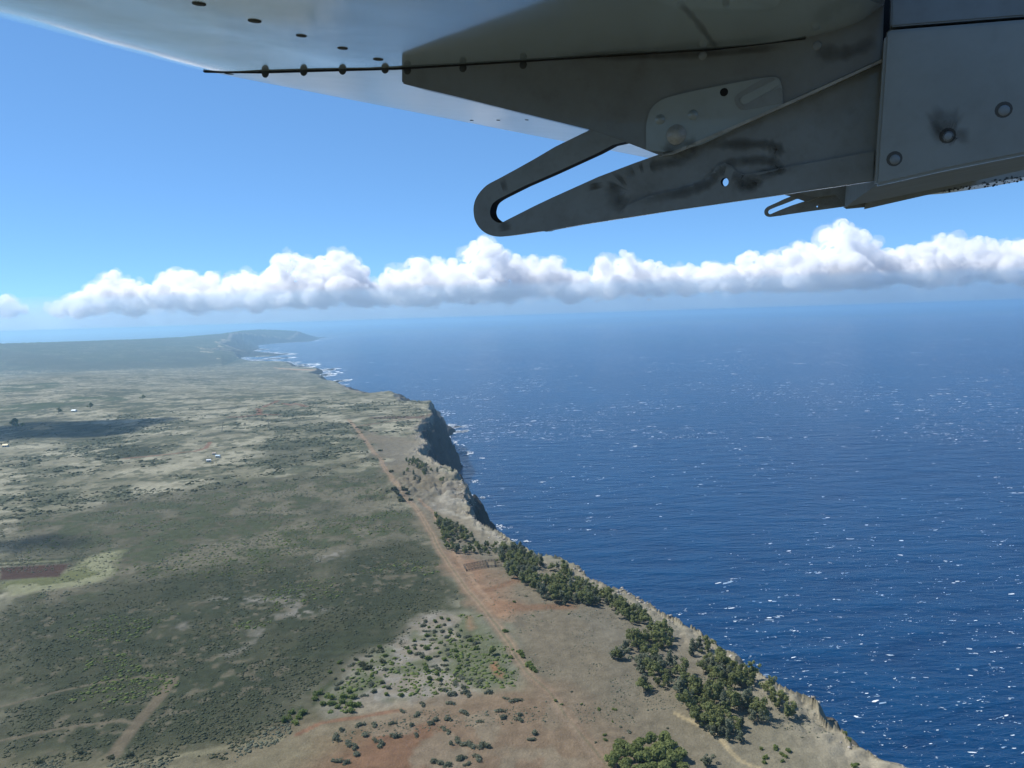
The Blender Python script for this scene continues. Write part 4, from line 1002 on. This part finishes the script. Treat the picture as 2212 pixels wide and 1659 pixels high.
def stud(name, px_, py_, rpx, mat, hgt=.35, parent=None, seg=14, ring=False):
    """a rivet, bolt head or washer sitting on whatever wing surface is at that spot"""
    h_ = hit(px_, py_)
    if h_ is None: return None
    r = rpx / FPX * h_[2]
    bm = bmesh.new()
    prof = [(1.0, 0), (.92, hgt * .6), (.6, hgt * .95), (0, hgt)] if not ring else [(1.45, 0), (1.35, hgt * .5), (.95, hgt * .55), (.82, hgt * 1.3), (0, hgt * 1.35)]
    rows = []
    for a_, z_ in prof[:-1]:
        rows.append([bm.verts.new((math.cos(2 * math.pi * i / seg) * a_ * r, math.sin(2 * math.pi * i / seg) * a_ * r, z_ * r)) for i in range(seg)])
    top = bm.verts.new((0, 0, prof[-1][1] * r))
    for u, v_ in zip(rows[:-1], rows[1:]):
        for i in range(seg): bm.faces.new((u[i], u[(i + 1) % seg], v_[(i + 1) % seg], v_[i]))
    for i in range(seg): bm.faces.new((rows[-1][i], rows[-1][(i + 1) % seg], top))
    q = h_[1].to_track_quat('Z', 'Y').to_matrix().to_4x4(); q.translation = h_[0]
    o = bm_obj(name, bm, mat, parent or wing, smooth=True); o.matrix_local = q
    return o

def ribbon(name, pts, wpx, mat, parent, n=6, closed=False, lift=.0012, wob=.3):
    """a soft edged grime mark that follows the surface"""
    c = curve(pts, n, closed); rg = random.Random(len(pts) * 31 + int(pts[0][0]))
    d = np.gradient(c, axis=0); d /= np.linalg.norm(d, axis=1)[:, None] + 1e-9
    bm = bmesh.new(); prev = None; m = len(c); al = []
    for i, (q, t) in enumerate(zip(c, d)):
        w = wpx * 1.6 * (1 + rg.uniform(-wob, wob)); end = min(1, min(i, m - 1 - i) / (m * .18))
        row = []; tmp = []
        for sg, a_ in ((-1, 0), (-.45, .75), (0, 1), (.45, .75), (1, 0)):
            h_ = hit(q[0] - t[1] * w * sg, q[1] + t[0] * w * sg)
            if h_ is None: row = None; break
            row.append(bm.verts.new(h_[0] + h_[1] * lift)); tmp.append(a_ * end)
        if row is not None:
            al += tmp
            if prev:
                for k in range(4): bm.faces.new((prev[k], prev[k + 1], row[k + 1], row[k]))
        else:
            bm.verts.ensure_lookup_table()
            for v_ in list(bm.verts)[len(al):]: bm.verts.remove(v_)
        prev = row
    o = bm_obj(name, bm, mat, parent)
    a_ = o.data.attributes.new('Soft', 'FLOAT', 'POINT'); a_.data.foreach_set('value', np.array(al, np.float32))
    return o

# ---- skins: the aerofoil section lofted along the span
SEC = curve([(1910, 8), (1880, 32), (1840, 55), (1740, 82), (1550, 105), (1200, 127), (867, 146.5), (700, 151), (560, 155), (490, 156), (440, 153), (415, 145), (398, 128), (392, 105), (400, 75), (430, 40), (520, -5), (720, -60), (1100, -110), (1500, -110), (1800, -70), (1900, -30)], 3)
CH = np.clip((SEC[:, 0] - 440) / 760, 0, 1)
def gen(vp):
    d = ray(*vp); return d / (d @ aV)
def skin(name, s_list, vp_le, mat):
    P1 = Wp(SEC, S1); dl = gen(vp_le); D = dl * (1 - CH)[:, None] + aV * CH[:, None]
    rows = [local(P1 + D * (s - S1)) for s in s_list]
    n = len(SEC); bm = bmesh.new(); vr = [[bm.verts.new(q) for q in r] for r in rows]
    for a_, b_ in zip(vr[:-1], vr[1:]):
        for i in range(n): bm.faces.new((a_[i], a_[(i + 1) % n], b_[(i + 1) % n], b_[i]))
    bm.faces.new(vr[0]); bm.faces.new(list(reversed(vr[-1])))
    bmesh.ops.recalc_face_normals(bm, faces=bm.faces)
    SOLIDS.append(BVHTree.FromBMesh(bm))
    o = bm_obj(name, bm, mat, wing, smooth=True)
    md = o.modifiers.new('split', 'EDGE_SPLIT'); md.split_angle = math.radians(50)
    return o
inner = skin('lower_skin', [.30, .5, .7, .85, 1.0, 1.15, S1 - .0015], (1810, 512), M_SKIN)
outer = skin('outboard_skin', [S1 + .0015, 1.6, 2.0, 2.6, 3.3, 4.2, 5.2, 6.4, 7.6, 8.8], (1850, 429), M_OUT)
tag(outer, 'outboard wing panel mirroring sky and cloud')

# ---- inboard flap hinge: fairing, slotted arm, rod
FAIR = curve([(867, 140), (867, 180)], 2).tolist() + [(1000, 212), (1140, 247), (1270, 279), (1330, 299), (1380, 318), (1424, 335), (1452, 330), (1480, 319), (1600, 268), (1760, 197), (1905, 131), (1908, 70), (1910, 0), (1880, 26), (1840, 47), (1740, 75), (1550, 98), (1200, 120)]
bracket = empty('flap_bracket', (0, 0, 0), wing); tag(bracket, 'near grey flap bracket with its slotted arm')
fair = plate('fairing', [FAIR], S1, .09, M_FAIR, bracket)
ARM_O = z8([(1450, 95), (1300, 172), (925, 355), (700, 488), (500, 600), (300, 708)]) + curve(z8([(300, 708), (190, 768), (115, 840), (66, 915), (43, 990), (40, 1065), (55, 1150), (95, 1225), (155, 1283), (235, 1320), (325, 1333), (420, 1325)]), 4)[1:].tolist() + z8([(700, 1285), (795, 1272), (830, 1279), (872, 1264), (1200, 1204)]) + [(1444, 456), (1652, 426), (1888, 391), (1893, 330), (1899, 240), (1906, 120), (1700, 212), (1500, 290)]
SLOT = z8([(1700, 300), (1560, 332), (1400, 418), (1100, 556), (900, 648), (600, 778), (400, 878)]) + curve(z8([(400, 878), (305, 928), (250, 972), (226, 1025), (220, 1080), (240, 1132), (290, 1173), (340, 1180), (400, 1152)]), 4)[1:].tolist() + z8([(700, 1000), (900, 905), (1200, 770), (1400, 680), (1800, 528), (2050, 440), (2130, 400)])
HOLE = [(1565 + 8.8 * math.cos(t), 393 + 9.6 * math.sin(t)) for t in np.linspace(0, 2 * math.pi, 20, endpoint=False)]
arm = plate('slotted_arm', [ARM_O, SLOT, HOLE], S1 + .03, .03, M_BRK, bracket, edge=M_DARK)  # inner edges of slot and hole coloured near-black
rod = plate('flange_strip', [[(1424, 338), (1455, 333), (1482, 322), (1602, 271), (1762, 200), (1905, 134), (1905, 128), (1760, 194), (1600, 265), (1480, 316), (1452, 327)]], S1 - .006, .005, M_BOLT, bracket, bevel=0)
lower_rib = plate('doubler', [[(1440, 460 - 6), (1652, 424), (1886, 389.5), (1889, 326), (1740, 353), (1640, 372), (1608, 377), (1592, 372), (1580, 358), (1565, 352), (1548, 358), (1536, 378), (1515, 396), (1470, 408), (1400, 424), (1352, 445), (1330, 468), (1360, 468)], HOLE], S1 + .0255, .0045, M_BRK, bracket, bevel=.001)
# window reflection over the fairing, built as a pale plate with its mirrored slot
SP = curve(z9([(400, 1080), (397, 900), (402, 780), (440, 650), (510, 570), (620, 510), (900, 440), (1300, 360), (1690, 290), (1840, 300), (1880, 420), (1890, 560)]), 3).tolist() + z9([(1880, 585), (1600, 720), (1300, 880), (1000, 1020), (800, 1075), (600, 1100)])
pl_ = plate('reflection_plate', [SP], S1 - .004, .0035, M_PLATE, bracket, bevel=.001); tag(pl_, 'paler rounded plate standing in for a window reflection')
gs = plate('mirrored_slot', [z9([(1440, 500), (1800, 318), (1850, 322), (1852, 372), (1500, 575), (1450, 580), (1418, 550)])], S1 - .0055, .0015, M_PLATE, pl_, bevel=0)
gr_ = plate('mirrored_slot_rim', [curve(z9([(1395, 470), (1640, 320), (1700, 300), (1740, 290), (1800, 318), (1440, 500), (1418, 550), (1450, 580), (1500, 575), (1852, 400), (1880, 470), (1880, 560), (1700, 600), (1480, 645), (1400, 620), (1362, 545)]), 2, True).tolist()], S1 - .0050, .001, M_BRK, pl_, bevel=0)
# ---- flap behind it
FLAP = [(1911, 75), (1925, 64), (2212, 41), (2420, 24), (2900, -80), (4000, -95), (4000, -44), (3200, 124), (2600, 252), (2212, 335), (2120, 353), (2040, 369), (1890, 403), (1895, 312), (1903, 200)]
flap = empty('flap', (0, 0, 0), wing); tag(flap, 'near grey flap end plate')
FBODY = [(1915, 70), (1928, 58), (2300, 5), (3000, -95), (4200, -96), (4200, -84), (3200, 122), (2600, 250), (2212, 332), (2120, 350), (2040, 366), (1894, 399.5), (1899, 310), (1907, 200)]
fb = plate('flap_skin', [FBODY], S1 - .013, 8.6 - S1, M_FLOW, flap, bevel=0, bvh=False)
plate('end_plate', [FLAP], S1 - .05, .035, M_FLAP, flap, bevel=.004)
plate('cove_panel', [[(1927, -70), (1924, 58), (2212, 35), (2420, 18), (2420, -70)]], S1 - .044, .03, M_FAIR, flap, bevel=.002)
plate('cove', [[(1780, -80), (1960, -80), (1960, 330), (1880, 330), (1880, 110), (1800, 100)]], S1 + .12, .03, M_COVE, wing, bevel=0)  # dark sheet behind the flap gap, its shade put into the colour
plate('sealant', [[(438, 153), (560, 154.2), (700, 150.3), (868, 146), (868, 149.5), (700, 154), (560, 158), (440, 156.5)]], S1 - .003, .006, M_DARK, wing, bevel=0)
plate('sealant', [[(866, 144), (1200, 124.5), (1550, 102.5), (1740, 79), (1740, 84), (1550, 107), (1200, 129), (866, 149.5)]], S1 - .004, .004, M_DARK, wing, bevel=0)
# ---- outboard hinge: the same pieces again, farther out along the span
OFF = Vector(aV) * (S2 - S1)
bracket2 = bracket.copy(); COL.objects.link(bracket2); bracket2.parent = wing; bracket2.location = OFF; bracket2['label'] = 'far grey flap bracket with a small slotted arm'
for ch in (fair, arm, rod, lower_rib):
    c_ = ch.copy(); COL.objects.link(c_); c_.parent = bracket2
flap2 = empty('flap', (0, 0, 0), wing); tag(flap2, 'far grey flap end plate')
def z10(p): return [((2900 + a * .5118) / 1.8228, (500 + b * .5118) / 1.8228) for a, b in p]
plate('end_plate', [z10([(1070, 440), (1062, 470), (1010, 492), (1003, 560), (988, 632), (1450, 527), (1800, 455), (2212, 385), (2600, 320), (2600, 100), (2212, 170), (1500, 300), (1150, 380)])], S2 - .35, .3, M_FLAP, flap2, bevel=.004)
plate('end_plate', [z10([(480, 505), (1066, 398), (1040, 600), (985, 618), (840, 632), (800, 560), (760, 520), (700, 530), (620, 540), (540, 525)])], S2 - .15, .1, M_BRK, flap2, bevel=.004)
# trailing edge strip farther out, freckled with rivets and dirt
te = plate('trailing_edge', [z10([(1440, 525), (1600, 478), (1900, 420), (2212, 352), (2500, 290), (2500, 350), (2212, 412), (1900, 470), (1600, 512)])], S2 + .5, .05, NT('bright_gloss_white').set(base=(.8, .82, .84), rough=.15, coat=1.0), wing, bevel=0)
tag(te, 'bright trailing edge freckled with dark spots')
bm = bmesh.new()
for i in range(90):
    fx = random.uniform(0, 1); ax_ = 1560 + fx * 640; mid_ = np.interp(ax_, [1600, 1900, 2212], [495, 446, 384]); ay = mid_ + random.uniform(-26, 26) * min(1, .25 + fx)
    h_ = hit(*z10([(ax_, ay)])[0])
    if h_ is None: continue
    rr_ = random.uniform(2.5, 7) * .5118 / 1.8228 / FPX * h_[2]
    q = h_[1].to_track_quat('Z', 'Y').to_matrix().to_4x4(); q.translation = h_[0] + h_[1] * .003
    bmesh.ops.create_circle(bm, cap_ends=True, segments=7, radius=rr_, matrix=q)
sp_ = bm_obj('spots', bm, M_RIV, te); sp_['kind'] = 'stuff'
# ---- rivets, bolts, screws
for p in ((430, 8), (550, 45), (651, 77), (740, 104), (817, 128)): stud('rivet', *p, 13 if p[0] < 600 else 10.5, M_RIV, .22)
for p in ((495, 159.5), (573, 157.5), (656, 153.8), (740, 151.3), (832, 148.8)): stud('rivet', *p, 9, M_RIV, .12)
for p in z8([(20, 65), (310, 63), (620, 60), (1600, 470), (1785, 470)]): stud('rivet', *p, 4.2, M_RIV, .25)
for p in z7([(925, 285), (215, 345)]): stud('screw', *p, 9, M_BRK, .25, bracket)
for p in ((880, 152), (1000, 147), (1130, 140)): stud('screw', *p, 8, M_RIV, .3, bracket)
stud('bolt', 1461, 291, 14, M_BOLT, .7, pl_, ring=True); stud('bolt', 1426, 258, 7, M_PLATE, .4, pl_, ring=True); stud('bolt', 1497, 248, 7, M_PLATE, .4, pl_, ring=True)
stud('drain_hole', 1564, 199, 8, M_DARK, .1, pl_)
for p in ((2168, 237), (2047, 293), (1932, 343)):
    stud('fastener_ring', *p, 14, M_GRIME, .04, flap); stud('fastener', p[0] + 1, p[1] + 1.5, 9.5, M_BRK, .2, flap)
stud('fastener', 1880, 400, 6, M_DARK, .4, flap2); stud('fastener', 1972, 392, 4, M_BOLT, .5, flap2)
for p in z10([(1130, 520), (1245, 465), (1025, 572)]): stud('fastener', *p, 5, M_FLAP, .5, flap2)
# ---- grime
for pts, w in ((z8([(1760, 640), (1620, 720), (1570, 830), (1600, 940), (1740, 1030)]), 16), (z9([(170, 1360), (330, 1280), (560, 1240), (800, 1180), (1040, 1060)]), 9), (z9([(90, 1620), (500, 1600), (860, 1530), (1090, 1440), (1160, 1340), (1230, 1315), (1320, 1340), (1420, 1390), (1480, 1395), (1800, 1320), (2212, 1220)]), 9), (z9([(1180, 1300), (1300, 1230), (1600, 1190), (1760, 1205), (1860, 1260), (1820, 1310), (1640, 1350)]), 8), (z9([(1000, 1030), (1300, 1020), (1650, 1020), (1830, 1050), (1840, 1100), (1720, 1110)]), 9), (z9([(560, 1110), (760, 1040), (960, 1020)]), 12), (z9([(1320, 1490), (1480, 1460), (1610, 1430), (1560, 1480), (1400, 1530)]), 8), (z8([(1360, 700), (1365, 770), (1378, 825)]), 10), (z8([(370, 1160), (380, 1220), (390, 1275)]), 10), (z8([(180, 900), (300, 800), (420, 760)]), 12), (z8([(860, 925), (1050, 835), (1180, 785)]), 7), ([(2010, 297), (2035, 285), (2052, 290), (2070, 296), (2066, 305)], 16), (z7([(1640, 800), (1720, 760), (1800, 800)]), 22), ([(1465, 2), (1500, 40), (1530, 80), (1550, 104)], 5), (z7([(900, 320), (1100, 330), (1300, 250)]), 14), ([(1200, 121), (1500, 118), (1700, 100)], 7)):
    ribbon('grime', pts, w, M_STAIN, bracket)
# ================================================================== HAZE
hz = bpy.data.materials.new('haze'); hz.use_nodes = True
t = hz.node_tree; t.nodes.remove(t.nodes['Principled BSDF'])
pv = t.nodes.new('ShaderNodeVolumePrincipled')
pv.inputs['Color'].default_value = (.46, .77, 1.0, 1); pv.inputs['Density'].default_value = 6.0e-5
pv.inputs['Anisotropy'].default_value = 0.45
t.links.new(pv.outputs[0], t.nodes['Material Output'].inputs['Volume'])
bm = bmesh.new(); bmesh.ops.create_cube(bm, size=1)
HB = 66000.0
for v_ in bm.verts:
    v_.co.x *= 2 * HB; v_.co.y *= 2 * HB; v_.co.z = -30 if v_.co.z < 0 else 345.0
haze = bm_obj('haze', bm, hz); tag(haze, 'pale blue sea haze over land and water', kind='stuff')

# thin second haze bank, added under the far clouds to soften the horizon
mm_ = bpy.data.materials.new('haze_bank'); mm_.use_nodes = True
t = mm_.node_tree; t.nodes.remove(t.nodes['Principled BSDF'])
pv = t.nodes.new('ShaderNodeVolumePrincipled')
pv.inputs['Color'].default_value = (.64, .86, 1.0, 1); pv.inputs['Density'].default_value = 1.15e-4; pv.inputs['Anisotropy'].default_value = 0.45
t.links.new(pv.outputs[0], t.nodes['Material Output'].inputs['Volume'])
bm = bmesh.new(); boxbm(bm, (-65000, 21000, 347), (65000, 65000, 1250))
haze_bank = bm_obj('haze_bank', bm, mm_); tag(haze_bank, 'thin blue haze added under the far cloud line', kind='stuff')

# keep only the one connected body of every cloud
dg = bpy.context.evaluated_depsgraph_get()
for o in [o for o in bpy.data.objects if o.name.split('.')[0] in ('cumulus_cloud', 'veil')]:
    me = bpy.data.meshes.new_from_object(o.evaluated_get(dg)); n = len(me.vertices); e = np.empty(len(me.edges) * 2, np.int32); me.edges.foreach_get('vertices', e); e = e.reshape(-1, 2)
    lab = np.arange(n)
    while True:
        m = np.minimum(lab[e[:, 0]], lab[e[:, 1]]); old = lab.copy(); np.minimum.at(lab, e[:, 0], m); np.minimum.at(lab, e[:, 1], m); lab = lab[lab]
        if (lab == old).all(): break
    big_ = np.bincount(lab).argmax(); bm = bmesh.new(); bm.from_mesh(me); bm.verts.ensure_lookup_table()
    bmesh.ops.delete(bm, geom=[bm.verts[i] for i in np.flatnonzero(lab != big_)], context='VERTS'); bm.to_mesh(me); bm.free()
    o.modifiers.clear(); o.data = me
print('objects', len(bpy.data.objects))
